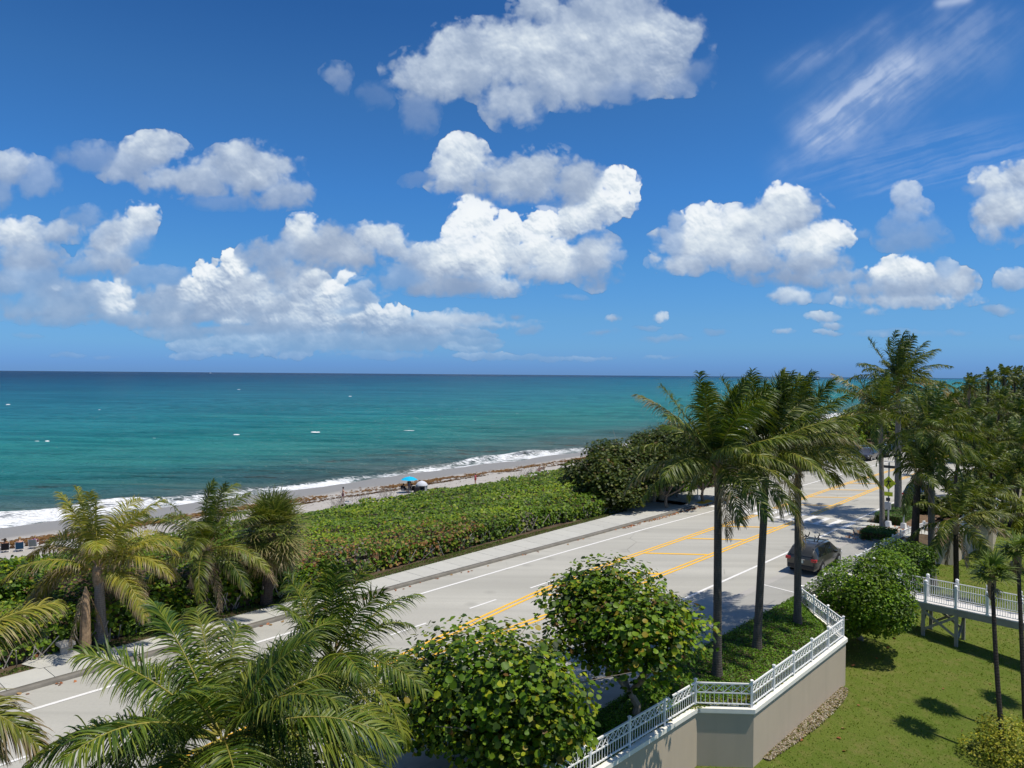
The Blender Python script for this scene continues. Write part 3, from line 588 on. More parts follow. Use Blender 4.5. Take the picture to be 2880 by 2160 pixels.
# ramp down to the crosswalk with its yellow tactile mat
def ramp():
    V = [sn(58.4, float(KERB(58.4)), .012), sn(62.4, float(KERB(62.4)), .012), sn(62.8, float(KERB(62.8))+1.2, KH-.002), sn(57.4, float(KERB(57.4))+1.2, KH-.002), sn(57.2, float(KERB(57.2)), KH-.004), sn(63, float(KERB(63)), KH-.004), sn(57.2, float(KERB(57.2))+1.2, KH-.004), sn(63.2, float(KERB(63))+1.2, KH-.004)]
    me = np_mesh('ramp', V, [np.array([(0, 1, 2, 3)]), np.array([(0, 3, 4), (1, 5, 2), (3, 6, 4), (2, 5, 7)])]); up_faces(me); o = link('sidewalk_ramp', me, M['sidewalk']); o['kind'] = 'structure'
    a = MB(); p = [sn(59.3, float(KERB(59.3))+.25, .052), sn(61.5, float(KERB(61.5))+.25, .052), sn(61.5, float(KERB(61.5))+.9, .125), sn(59.3, float(KERB(59.3))+.9, .125)]
    a.add(p+[q-np.array([0, 0, .02]) for q in p], [(0, 1, 2, 3), (0, 4, 5, 1), (1, 5, 6, 2), (2, 6, 7, 3), (3, 7, 4, 0)]); o = a.build('tactile_mat', M['tactile']); o['kind'] = 'structure'
ramp()
pad = strip('access_pavement', np.arange(50, 68.1, 1.0), lambda s: KERB(s)+.9, lambda s: s*0+33.6, .118, M['sidewalk']); up_faces(pad.data)

# ---- dune and beach (one sheet that runs under the sea)
PROF_N = np.array([30.6, 31.3, 34, 40, 50, 60, 66, 72, 76, 80, 84, 88, 91, 96, 104, 130])
PROF_Z = np.array([.02, .10, .02, -.7, -2.1, -3.3, -3.8, -4.1, -4.35, -4.6, -4.85, -5.15, -5.4, -5.9, -6.8, -9])
def vnoise(x, y, lam, seed, oct_=3):
    s = 0; a = 1; t = 0
    for k in range(oct_): s = s+a*sk_value_noise(x+1000, y+1000, lam/2**k, seed+k); t += a; a *= .5
    return s/t*2
def dune_z(s, n):
    z = np.interp(n, PROF_N, PROF_Z); far = np.clip((np.asarray(s)-110)/120, 0, 1)
    z = z+np.where((n > 33) & (n < 90), .18*vnoise(np.asarray(s, float), np.asarray(n, float), 9, 500), 0)*np.clip((n-33)/6, 0, 1)
    return z
def grid_mesh(name, S, Nn, zf, cols=None, smooth=True):
    SS, NN = np.meshgrid(S, Nn, indexing='ij'); Z = zf(SS, NN)
    V = sn(SS, NN, 0); V[..., 2] = Z; a, b = SS.shape; V = V.reshape(-1, 3)
    i, j = np.meshgrid(np.arange(a-1), np.arange(b-1), indexing='ij'); i = i.ravel(); j = j.ravel()
    F = np.stack([i*b+j, (i+1)*b+j, (i+1)*b+j+1, i*b+j+1], -1)
    return np_mesh(name, V, F, cols(SS, NN).reshape(-1, 3) if cols else None, smooth)
S_b = np.concatenate([np.arange(-60, 160, 1.6), np.arange(160, 900, 8)]); N_b = np.concatenate([[30.0, 30.6], np.arange(31.3, 86, 1.1), np.arange(86, 131, 3)])
me = grid_mesh('sand', S_b, N_b, dune_z); up_faces(me); o = link('beach_sand', me, M['sand']); o['kind'] = 'structure'
# dark soil under the shrubs, a sheet just over the sand
N_s = np.arange(31.3, 69.5, 1.1)
def soil_z(s, n): return dune_z(s, n)+.03-.14*np.clip((n-66)/3, 0, 1)
me = grid_mesh('soil', S_b, N_s, soil_z); up_faces(me); o = link('dune_soil', me, M['soil']); o['kind'] = 'structure'

# ---- sea
SEA = -5.3
def swell(s, n):
    near = np.clip((n-90)/8, 0, 1)*np.clip((520-n)/200, 0, 1)*1.5
    yy = s*E_S[1]+n*E_N[1]; xx = s*E_S[0]+n*E_N[0]
    w = .22*np.sin((yy+.12*xx+8*vnoise(xx*.5, yy, 60, 41))/13*2*math.pi)+.26*vnoise(xx*.28, yy*1.3, 11, 61, 3)
    # the breaker: a rising face just off the beach, height varying along it
    c = 94.4+1.6*vnoise(s, s*0, 38, 71, 2); amp = np.clip(.55+.75*vnoise(s, s*0, 30, 81, 2), .1, 1.2)
    br = amp*np.exp(-((n-c)/np.where(n > c, 2.6, 1.1))**2)
    sec = .35*np.clip(.3+vnoise(s, s*0, 45, 95, 2), 0, 1)*np.exp(-((n-112-3*vnoise(s, s*0, 60, 97, 2))/2.6)**2)
    run = .10*np.clip((n-86)/6, 0, 1)
    return SEA+w*near+br*.9+sec-.05+run*.3
def foam(s, n):
    c = 94.4+1.6*vnoise(s, s*0, 38, 71, 2); amp = np.clip(.55+.75*vnoise(s, s*0, 30, 81, 2), .1, 1.2)
    edge = 87.2+1.6*vnoise(s, s*0, 26, 111, 3)+.5*vnoise(s, s*0, 6, 113, 2)
    inner = np.clip((n-edge)/.5, 0, 1)*np.clip((c-.4+amp*2.0-n)/1.8, 0, 1)
    body = inner*(.62+.42*vnoise(s, n*2, 9, 121, 3))
    back = .36*np.clip((n-c)/1.0, 0, 1)*np.clip((c+6.5-n)/5.5, 0, 1)*np.clip(.5+vnoise(s, n, 16, 131, 3), 0, 1)
    # scattered whitecaps farther out
    return np.clip(np.maximum(body, back), 0, 1)
def foam_cols(s, n):
    f = foam(s, n); f = np.where(n > 102, 0, f); return np.stack([f, f*0, f*0], -1)
S_w = np.arange(-70, 230, .8); N_w = np.concatenate([np.arange(85.5, 100, .4), np.arange(100, 130, .8), np.arange(130, 240, 1.6)])
def seaz(s, n): return swell(s, n)
# main sheet out to the horizon, coarser away from the beach, one continuous mesh in s
def big_axis(a, b, d0, g):
    v = [a]; d = d0
    while v[-1] < b: v.append(v[-1]+d); d *= g
    return np.array(v)
N_all = np.concatenate([N_w, big_axis(242, 45000, 3, 1.16)])
S_all = np.concatenate([-big_axis(74, 45000, 3, 1.3)[::-1], S_w, big_axis(233, 45000, 3, 1.22)])
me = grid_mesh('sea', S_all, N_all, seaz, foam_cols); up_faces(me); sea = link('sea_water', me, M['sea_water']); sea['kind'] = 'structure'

# ---- lawn side
W_PTS = [(-2.0, 16.7), (1.0, 19.75), (6.7, 25.5), (8.7, 25.4), (15.2, 32.3), (15.2, 37.0)]
CAPZ = -.40
def lawn_z(x, y):
    x = np.asarray(x, float); y = np.asarray(y, float)
    t = .8*(x-15)-.6*(y-32); t = np.clip(t, 0, 14)
    z = -2.55-.115*t+.05*vnoise(x, y, 7, 801, 2)
    s_ = x*E_S[0]+y*E_S[1]; z = z-.0*s_
    return z
def at_lawn(px, py):
    z = -2.6
    for _ in range(12): p = at(px, py, z); z = float(lawn_z(p[0], p[1]))
    p = at(px, py, z); return p
xs = np.arange(-14, 170, 1.2); ys = np.arange(4, 190, 1.2)
XX, YY = np.meshgrid(xs, ys, indexing='ij'); SSg = XX*E_S[0]+YY*E_S[1]; NNg = XX*E_N[0]+YY*E_N[1]
Zl = lawn_z(XX, YY)
keep = NNg < 12.4+0*SSg
Vl = np.stack([XX, YY, Zl], -1).reshape(-1, 3); a, b = XX.shape
i, j = np.meshgrid(np.arange(a-1), np.arange(b-1), indexing='ij'); ok = keep[:-1, :-1] & keep[1:, :-1] & keep[:-1, 1:] & keep[1:, 1:]
i = i[ok]; j = j[ok]; F = np.stack([i*b+j, (i+1)*b+j, (i+1)*b+j+1, i*b+j+1], -1)
me = np_mesh('lawn', Vl, F, None, True); o = link('lawn', me, M['lawn']); o['kind'] = 'structure'
# the planted bed between road and wall, sloping from the kerbless asphalt edge to just under the wall's cap
def bed_patch():
    k = 40; V = []; sA = np.linspace(2, 37.9, k); A = sn(sA, REDGE(sA)-.0, .02)
    W = np.array([(x, y) for x, y in W_PTS]); seg = np.concatenate([[0], np.cumsum(np.hypot(*np.diff(W, axis=0).T))])
    # match each edge point with the wall point of the same s
    Ws = W @ E_S; Wn = W @ E_N
    B = []
    for s in sA:
        n = np.interp(s, Ws[:5], Wn[:5]) if s < Ws[4] else np.interp(s, [Ws[4], Ws[5]], [Wn[4], Wn[5]])
        B.append(sn(s, n, CAPZ-.10))
    B = np.array(B); m = 9
    for i_ in range(k):
        for q in range(m):
            t = q/(m-1); p = A[i_]*(1-t)+B[i_]*t; p = p.copy(); p[2] = .02*(1-t)+(CAPZ-.10)*t+.10*math.sin(t*math.pi); V.append(p)
    F = np.array([(i_*m+q, i_*m+q+1, (i_+1)*m+q+1, (i_+1)*m+q) for i_ in range(k-1) for q in range(m-1)])
    me = np_mesh('bed', V, F, None, True); up_faces(me); o = link('planting_bed', me, M['soil']); o['kind'] = 'structure'
    return A, B, sA
BED_A, BED_B, BED_S = bed_patch()
def bed_point(s, t):
    A = np.stack([np.interp(s, BED_S, BED_A[:, i]) for i in range(3)], -1); B = np.stack([np.interp(s, BED_S, BED_B[:, i]) for i in range(3)], -1)
    t = np.asarray(t)[..., None]; p = A*(1-t)+B*t; p[..., 2] += .10*np.sin(t[..., 0]*math.pi); return p
# near verge left of the bed (under the foreground palms) and ground behind the far wall
V = [sn(-40, 14.1, -.004), sn(2, 13.8, -.004), sn(2, 10.0, -.35), sn(-40, 9, -.5)]; me = np_mesh('verge', V, np.array([[0, 1, 2, 3]])); up_faces(me); o = link('verge_soil', me, M['lawn']); o['kind'] = 'structure'
s_f = np.arange(57, 236, 3.0); o = strip('far_verge', s_f, lambda s: s*0+9.3+bend(s)*.9-.0, lambda s: REDGE(s), -.006, M['soil'], za=-.4, zb=-.006); up_faces(o.data)

# ================================================================= vegetation
def norm(v): return v/(np.linalg.norm(v, axis=-1, keepdims=True)+1e-9)
def rand_cols(r, n, palette, weights, jit=.18):
    P = np.array(palette); k = r.choice(len(P), n, p=np.array(weights)/sum(weights)); c = P[k]*(1+jit*(r.rand(n, 1)*2-1)); return np.clip(c, .003, 1)
def leaves6(P, Nn, size, r, aspect=1.0, fold=.22):
    """a folded six-cornered leaf at every point; returns V, F, count per leaf"""
    n = len(P); Nn = norm(Nn); t = norm(np.cross(Nn, r.normal(size=(n, 3)))); b = np.cross(Nn, t)
    sz = (np.asarray(size)*np.ones(n))[:, None]; w = sz*aspect
    base = P-t*sz; tip = P+t*sz
    V = np.stack([base, tip, P-t*sz*.45+b*w*.82+Nn*w*fold, P+t*sz*.45+b*w*.86+Nn*w*fold, P-t*sz*.45-b*w*.82+Nn*w*fold, P+t*sz*.45-b*w*.86+Nn*w*fold], 1).reshape(-1, 3)
    o = np.arange(n)[:, None]*6
    F = np.concatenate([o+np.array([[0, 2, 3, 1]]), o+np.array([[0, 1, 5, 4]])], 0)
    return V, F
def leaf_object(name, P, Nn, size, cols, r, mat='leaf', parent=None, aspect=1.0, fold=.22, kind=None, loc=None):
    if loc is not None: P = P-np.asarray(loc)
    V, F = leaves6(P, Nn, size, r, aspect, fold); me = np_mesh(name, V, F, np.repeat(cols, 6, 0)); o = link(name, me, M[mat], parent)
    if kind: o['kind'] = kind
    return o
GRAPE = [(.078, .155, .007), (.150, .245, .009), (.275, .315, .014), (.026, .058, .006), (.27, .21, .02), (.14, .08, .02)]
def lumpy(r, n, R, lumps=14, depth=.45, full=False):
    """points and outward directions through the outer part of a lumpy crown of radii R"""
    R = np.array(R, float)
    D = norm(r.normal(size=(lumps, 3))); D[:, 2] = D[:, 2]*.8+(-.15 if full else .1); D = norm(D)
    C = D*R*.62*(.85+.3*r.rand(lumps, 1)); rad = (.42+.22*r.rand(lumps))
    k = r.randint(lumps+3, size=n); d = norm(r.normal(size=(n, 3))); d[:, 2] = np.where((d[:, 2] < -.3) & (not full), -d[:, 2]*.5, d[:, 2]); d = norm(d)
    q = (1-depth*r.rand(n)**1.6)
    core = k >= lumps; kk = np.minimum(k, lumps-1)
    P = np.where(core[:, None], d*R*.84*q[:, None], C[kk]+d*R*(rad[kk]*q)[:, None])
    return P, d
def tree_limbs(base, top_c, R, r, n=6, r0=.14, name='trunk', mat='bark', parent=None, loc=(0, 0, 0)):
    m = MB(); b = np.array(base, float)-loc; c = np.array(top_c, float)-loc
    fork = b*.45+c*.55-np.array([0, 0, R[2]*.35]); mid = (b+fork)/2+np.append(r.normal(size=2)*.12, 0)
    m.tube([b-[0, 0, .1], b+[0, 0, .1], mid, fork], [r0*1.35, r0*1.1, r0*.95, r0*.8], 8)
    o = m.build(name, M[mat], parent, True)
    l = MB()
    for i in range(n):
        a = 2*math.pi*i/n+r.rand()*.8; e = c+np.array([math.cos(a)*R[0]*.7, math.sin(a)*R[1]*.7, R[2]*(r.rand()*.9-.2)])
        k = (fork+e)/2+r.normal(size=3)*.18; l.tube([fork-[0, 0, .05], k, e], [r0*.55, r0*.38, r0*.12], 6)
        for q in range(2):
            e2 = e+r.normal(size=3)*np.array(R)*.3; l.tube([k, (k+e2)/2+[0, 0, .1], e2], [r0*.25, r0*.16, .01], 5)
    l.build('limbs', M[mat], parent, True)
def grape_tree(px_c, Y, R, base, label, nleaf, size, seed, singles=0, palette=GRAPE, wts=(5, 4.5, 3.2, 4.2, .5, .12), name='sea_grape_tree', cat='tree', group=None, crown_c=None, tilt=None, aspect=1.0, depth=.45, lumps=16, limbs=True, crown='crown', full=False):
    r = np.random.RandomState(seed); c = at_y(px_c[0], px_c[1], Y) if crown_c is None else np.array(crown_c, float)
    base = np.array(base, float); t = empty(name, base, label=label, cat=cat, group=group)
    if limbs: tree_limbs(base, c, R, r, parent=t, loc=base)
    P, d = lumpy(r, nleaf, R, lumps, depth, full)
    up = np.array([0, 0, 1.]); N_ = norm(d*.55+up*.75+r.normal(size=(nleaf, 3))*.38)
    cols = rand_cols(r, nleaf, palette, wts); sz = size*(.55+.85*r.rand(nleaf)**1.3)
    cl = .85+.3*sk_value_noise((P[:, 0]+50).astype(np.float32), (P[:, 2]*2+P[:, 1]+50).astype(np.float32), .9, seed)*2; cols = cols*np.clip(cl, .6, 1.4)[:, None]
    P = P+c
    if singles:
        view = norm(np.array([0, 0, CZ])-P); face = (norm(P-c)*view).sum(1)*1.0-(np.linalg.norm(P-[0, 0, CZ], axis=1)-Y)*.18
        idx = np.argsort(-face)[:singles]; rest = np.ones(nleaf, bool); rest[idx] = False
        base_meshes = []
        for v in range(10):
            V, F = leaf_round(.24+.05*(v % 3)); colr = rand_cols(r, 1, palette, wts, .1); base_meshes.append(np_mesh('leaf', V, F, np.repeat(colr, len(V), 0)))
        for q in idx:
            z = Vector(N_[q]); qt = z.to_track_quat('Z', 'Y'); qt = qt @ Euler((0, 0, r.rand()*6.28)).to_quaternion()
            me = base_meshes[r.randint(10)]; o = link('leaf', me, M['leaf'], t, P[q]-base); o.rotation_mode = 'QUATERNION'; o.rotation_quaternion = qt; s_ = float(sz[q]); o.scale = (s_, s_, s_)
        P = P[rest]; N_ = N_[rest]; sz = sz[rest]; cols = cols[rest]
    leaf_object(crown, P, N_, sz, cols, r, parent=t, kind='stuff' if singles else None, loc=base, aspect=aspect)
    return t
def leaf_round(fold):
    """unit sea grape leaf: two rounded halves folded along the midrib"""
    mid = [(0, -.92, 0), (0, 0, -.03), (0, 1, 0)]; L = [(-.78, -.72, fold*.7), (-1.04, .05, fold), (-.66, .80, fold*.7)]; R_ = [(-x, y, z) for x, y, z in L]
    V = mid+L+R_; F = [np.array([(0, 1, 4, 3), (1, 2, 5, 4), (0, 6, 7, 1), (1, 7, 8, 2)])]; return V, F

# ---------------------------------------------------------------- palms
WIND = np.array([.75, -.30, 0.0])
def frond_geo(r, az, el, L, nl=46, leaf=.62, width=.045, grav=.55, wind=.25, dry=.15, yellow=.0, seg=4, o=(0, 0, 0), hang=1.0, greens=None, dead=False, windv=WIND):
    NR = 12; d = np.array([math.cos(el)*math.cos(az), math.cos(el)*math.sin(az), math.sin(el)])
    upv = np.array([-math.sin(el)*math.cos(az), -math.sin(el)*math.sin(az), math.cos(el)])
    P = [np.array(o, float)]; T = [d.copy()]; ds = L/NR
    for i in range(NR):
        t = (i+1)/NR; d = d+np.array([0, 0, -1])*grav*ds/ L*(.5+1.6*t)+windv*wind*ds/L*(.4+1.6*t); d = d/np.linalg.norm(d); P.append(P[-1]+d*ds); T.append(d.copy())
    P = np.array(P); T = np.array(T)
    U = []; u = upv
    for t_ in T: u = u-t_*(u@t_); u = u/(np.linalg.norm(u)+1e-9); U.append(u)
    U = np.array(U); tw = r.normal()*.35
    S = np.cross(T, U); S, U = S*math.cos(tw)+U*math.sin(tw), U*math.cos(tw)-S*math.sin(tw)
    # rachis: three-sided
    ang = np.array([0, 2.1, 4.2]); rad = np.linspace(.034, .006, NR+1)*min(1.2, L/3.2)
    V = [P[:, None]+(U[:, None]*np.cos(ang)[None, :, None]+S[:, None]*np.sin(ang)[None, :, None])*rad[:, None, None]]
    V = V[0].reshape(-1, 3); i = np.arange(NR)[:, None]; j = np.arange(3)[None, :]
    F = np.stack([i*3+j, i*3+(j+1) % 3, (i+1)*3+(j+1) % 3, (i+1)*3+j], -1).reshape(-1, 4)
    rc = np.array([(.30, .27, .06)])*(1+.5*yellow) if not dead else np.array([(.26, .19, .12)]); C = np.repeat(rc, len(V), 0)
    # leaflets
    u0 = np.sort(np.clip((np.arange(nl)+.5)/nl+r.normal(size=nl)*.004, .01, .995))*.86+.14
    uu = np.concatenate([u0, u0]); side = np.concatenate([np.ones(nl), -np.ones(nl)])[:, None]; n = 2*nl
    k = uu*NR; i0 = np.minimum(k.astype(int), NR-1); f = (k-i0)[:, None]
    lerp = lambda A: A[i0]*(1-f)+A[i0+1]*f
    p0 = lerp(P); t0 = norm(lerp(T)); s0 = norm(lerp(S)); n0 = norm(lerp(U))
    A = np.radians(82-46*uu+r.normal(size=n)*7)[:, None]
    d0 = norm(t0*np.cos(A)+s0*side*np.sin(A)+n0*(.22-.1*uu[:, None]+.14*r.normal(size=(n, 1))))
    ll = leaf*(np.sin(np.clip(uu*.93+.05, 0, 1)*math.pi)**.55*.9+.16)*(.88+.24*r.rand(n)); brk = r.rand(n) < .04; ll = np.where(brk, ll*.45, ll)
    dd = d0.copy(); pts = [p0]; dirs = [dd]; g = (.95+.5*r.rand(n))[:, None]*hang
    for q in range(seg):
        t = (q+1)/seg; dd = norm(dd+np.array([0, 0, -1])*g*(1.25/seg)*(.35+t)+windv*wind*(2.4/seg)*(.3+t)); pts.append(pts[-1]+dd*(ll/seg)[:, None]); dirs.append(dd)
    wv = norm(np.cross(d0, n0+.45*r.normal(size=(n, 3)))); prof = np.interp(np.linspace(0, 1, seg+1), [0, .25, .6, 1], [.55, 1, .8, .04])
    VL = []
    for q in range(seg+1):
        w = norm(wv-dirs[q]*(wv*dirs[q]).sum(1, keepdims=True))*(width*.5*prof[q]*(.85+.3*r.rand(n))[:, None] if False else width*.5*prof[q]); VL += [pts[q]-w, pts[q]+w]
    VL = np.stack(VL, 1); m = 2*(seg+1); off = len(V)+np.arange(n)[:, None]*m
    FL = np.concatenate([off+np.array([[2*q, 2*q+1, 2*q+3, 2*q+2]]) for q in range(seg)], 0)
    # colour: green, yellowing outwards, dry straw tips
    greens = greens or [(.034, .072, .009), (.070, .120, .012), (.145, .185, .020)]
    G = np.array(greens); gsel = G[r.randint(len(G), size=n)]; age = r.rand()
    if dead: base = np.array([(.30, .215, .13)])*(.7+.6*r.rand(n, 1)); base = np.repeat(base, 1, 0)
    else:
        yl = np.clip(yellow*(.3+1.0*r.rand(n)), 0, 1)[:, None]; base = gsel*(1-yl)+np.array([(.30, .265, .035)])*yl
    tp = np.linspace(0, 1, seg+1); CL = []
    dr = np.clip(dry*(.4+1.5*r.rand(n)), 0, 1)[:, None]
    for q in range(seg+1):
        w = np.clip((tp[q]-(1-dr*1.1))/.25, 0, 1); c = base*(1-w)+np.array([(.33, .25, .155)])*w; c = c*(1-.12*tp[q]); CL += [c, c]
    CL = np.stack(CL, 1).reshape(-1, 3)
    return np.concatenate([V, VL.reshape(-1, 3)]), np.concatenate([F, FL]), np.concatenate([C, CL])*(.85+.3*age)
def coconut_palm(base, crown, label, seed, nf=22, L=3.6, group=None, tr=(.16, .12), nl=44, leaf=.62, width=.05, wind=.3, dry=.16, yellow=(.0, .25), elr=(-38, 84), trunk='palm_trunk', bow=(.0, .0), dead=2, seg=4, azbias=None, extra=(), skip=None, name='coconut_palm', hang=1.0, greens=None, boot=True, windv=WIND, grav=(.55, 1.3)):
    r = np.random.RandomState(seed); base = np.array(base, float); crown = np.array(crown, float)
    t = empty(name, base, label=label, cat='palm tree', group=group)
    c = crown-base; n = 14; P = []; R = []
    for i in range(n+1):
        u = i/n; p = c*u; b = math.sin(u*math.pi); p = p+np.array([bow[0]*b, bow[1]*b, 0]); p[2] = c[2]*u-(.15 if i == 0 else 0)
        P.append(p); R.append((tr[0]*(1-u)+tr[1]*u)*(1+.55*math.exp(-u*c[2]/.35)))
    m = MB(); m.tube(P, R, 10); m.build('trunk', M[trunk], t, True)
    top = P[-1]
    if boot:
        m = MB(); m.tube([top+[0, 0, -.75], top+[0, 0, -.45], top+[0, 0, -.1], top+[0, 0, .1], top+[0, 0, .3]], [tr[1]*1.05, tr[1]*1.35, tr[1]*1.45, tr[1]*1.0, .03], 9)
        for q in range(9):
            a = q*2.4; z = -.5+.1*q; e = top+[math.cos(a)*.3, math.sin(a)*.3, z+.25]; m.tube([top+[math.cos(a)*.1, math.sin(a)*.1, z], e], [.05, .03], 4)
        m.build('fibre_boot', M['dead_frond'], t, True)
    els = np.linspace(elr[1], elr[0], nf)
    for i in range(nf):
        az = i*2.39996+r.normal()*.25; el = math.radians(els[i]+r.normal()*5); u = i/nf
        if skip is not None and el < skip[2] and math.cos(az-skip[0]) > math.cos(skip[1]): continue
        if azbias is not None and r.rand() < azbias[1]: az = azbias[0]+r.normal()*.5
        Lf = L*(.80+.20*min(1, u*3.5))*(.9+.18*r.rand())
        yl = yellow[0]+(yellow[1]-yellow[0])*u*r.rand()*1.3
        V, F, C = frond_geo(r, az, el, Lf, nl, leaf*(.8+.2*min(1, u*3+.2)), width, grav[0]+(grav[1]-grav[0])*u*.9+r.rand()*.15, wind*(.7+.6*r.rand()), dry*(.5+1.2*u), yl, seg, top+np.array([math.cos(az)*.1, math.sin(az)*.1, .25-.35*u]), hang*(.75+.5*u), greens, windv=windv)
        link('frond', np_mesh('frond', V, F, C), M['frond_leaf'], t)
    for i in range(dead):
        az = r.rand()*6.28; V, F, C = frond_geo(r, az, math.radians(-30-35*r.rand()), L*.75, nl*2//3, leaf*.75, width*.7, 1.6, wind*.5, 1, 0, seg, top+[0, 0, -.3], 1.4, None, True, windv=windv)
        o = link('dead_frond', np_mesh('dead_frond', V, F, C), M['frond_leaf'], t)
    for (az, el, Lf, kw) in extra:
        a = dict(nl=nl, leaf=leaf, width=width, grav=1.0, wind=wind, dry=dry, yellow=.2, seg=seg, o=top+[0, 0, .0], hang=hang, greens=greens, windv=windv); a.update(kw)
        V, F, C = frond_geo(r, az, el, Lf, **a); link('frond', np_mesh('frond', V, F, C), M['frond_leaf'], t)
    return t
def fan_geo(r, o, az, el, stalk, R, ns=26, width=.05, droop=.5, cols=((.055, .10, .02), (.10, .15, .025)), dry=.2, spread=2.5, wind=.15):
    d = np.array([math.cos(el)*math.cos(az), math.cos(el)*math.sin(az), math.sin(el)]); u = np.array([-math.sin(el)*math.cos(az), -math.sin(el)*math.sin(az), math.cos(el)])
    o = np.array(o, float); mid = o+d*stalk*.5; d2 = norm(d+np.array([0, 0, -.35])+WIND*wind*.4); hub = mid+d2*stalk*.5; u2 = norm(u-d2*(u@d2)); s = np.cross(d2, u2)
    w = .014; V = [o-s*w, o+s*w, mid-s*w, mid+s*w, hub-s*w, hub+s*w]; F = [(0, 1, 3, 2), (2, 3, 5, 4)]; C = [(.16, .17, .04)]*6
    V = np.array(V); C = np.array(C)
    th = np.linspace(-spread, spread, ns)+r.normal(size=ns)*.04; dr = norm(d2[None]*np.cos(th)[:, None]+s[None]*np.sin(th)[:, None]+u2[None]*(.10+.12*r.normal(size=(ns, 1))))
    RR = R*(.8+.2*np.cos(th*.6))*(.9+.2*r.rand(ns)); pts = [np.repeat(hub[None], ns, 0)]; dd = dr.copy()
    for q in range(3):
        t = (q+1)/3; pts.append(pts[-1]+dd*(RR/3)[:, None]); dd = norm(dd+np.array([0, 0, -1])*droop*t*t*(.6+.8*r.rand(ns, 1))+WIND*wind*t)
    side = norm(np.cross(dr, u2[None]+.2*r.normal(size=(ns, 3)))); pr = [.012, width*.5, width*.42, .003]; VL = []
    for q in range(4): VL += [pts[q]-side*pr[q], pts[q]+side*pr[q]]
    VL = np.stack(VL, 1); off = 6+np.arange(ns)[:, None]*8; FL = np.concatenate([off+np.array([[2*q, 2*q+1, 2*q+3, 2*q+2]]) for q in range(3)], 0)
    cc = np.array(cols); b = cc[0]+(cc[1]-cc[0])*r.rand(ns, 1); dy = np.clip(dry*(.3+1.4*r.rand(ns, 1)), 0, 1); tan = np.array([(.30, .23, .12)]); CL = []
    for q in range(4): wq = np.clip(dy*q/2.2, 0, 1); c = b*(1-wq)+tan*wq; CL += [c, c]
    return np.concatenate([V, VL.reshape(-1, 3)]), np.concatenate([np.array(F), FL]), np.concatenate([C, np.stack(CL, 1).reshape(-1, 3)])
def fan_palm(base, crown, label, seed, nf=18, stalk=.5, R=.55, tr=(.10, .07), group=None, ns=24, width=.05, elr=(-50, 80), skirt=0, cols=((.055, .10, .02), (.10, .15, .025)), dry=.2, trunk='palm_trunk', bow=(0, 0), boot=0, ball=0, name='fan_palm', droop=.5, bootr=1.6):
    r = np.random.RandomState(seed); base = np.array(base, float); crown = np.array(crown, float); t = empty(name, base, label=label, cat='palm tree', group=group); c = crown-base
    P = [c*i/10+np.array([bow[0], bow[1], 0])*math.sin(i/10*math.pi) for i in range(11)]; P[0] = P[0]-[0, 0, .15]; m = MB(); m.tube(P, np.linspace(tr[0]*1.2, tr[1], 11).tolist(), 8); m.build('trunk', M[trunk], t, True); top = P[-1]
    if boot:
        m = MB(); m.tube([top-[0, 0, boot], top-[0, 0, boot*.7], top-[0, 0, boot*.3], top], [tr[1]*1.05, tr[1]*bootr, tr[1]*bootr*1.05, tr[1]*1.2], 8)
        for q in range(int(boot*14)):
            a = q*2.4; z = -boot+boot*q/int(boot*14); m.tube([top+[math.cos(a)*tr[1], math.sin(a)*tr[1], z], top+[math.cos(a)*tr[1]*(bootr+.9), math.sin(a)*tr[1]*(bootr+.9), z+.12]], [.03, .015], 4)
        m.build('boot', M['dead_frond'], t, True)
    for i in range(nf):
        az = i*2.39996+r.normal()*.2; el = math.radians(elr[1]+(elr[0]-elr[1])*i/max(1, nf-1)+r.normal()*5)
        o = top+np.array([math.cos(az)*ball*.3, math.sin(az)*ball*.3, ball*(.5-1.0*i/nf)]); u = i/nf
        V, F, C = fan_geo(r, o, az, el, stalk*(.8+.4*r.rand()), R, ns, width, droop, cols, dry*(.4+1.4*u)); link('fan_leaf', np_mesh('fan_leaf', V, F, C), M['frond_leaf'], t)
    for i in range(skirt):
        az = r.rand()*6.28; V, F, C = fan_geo(r, top+np.array([0, 0, -.25-.2*r.rand()]), az, math.radians(-55-25*r.rand()), stalk*.7, R*.9, ns, width*.7, 1.2, ((.20, .15, .09), (.32, .25, .15)), 1, 1.2); link('dead_leaf', np_mesh('dead_leaf', V, F, C), M['frond_leaf'], t)
    return t

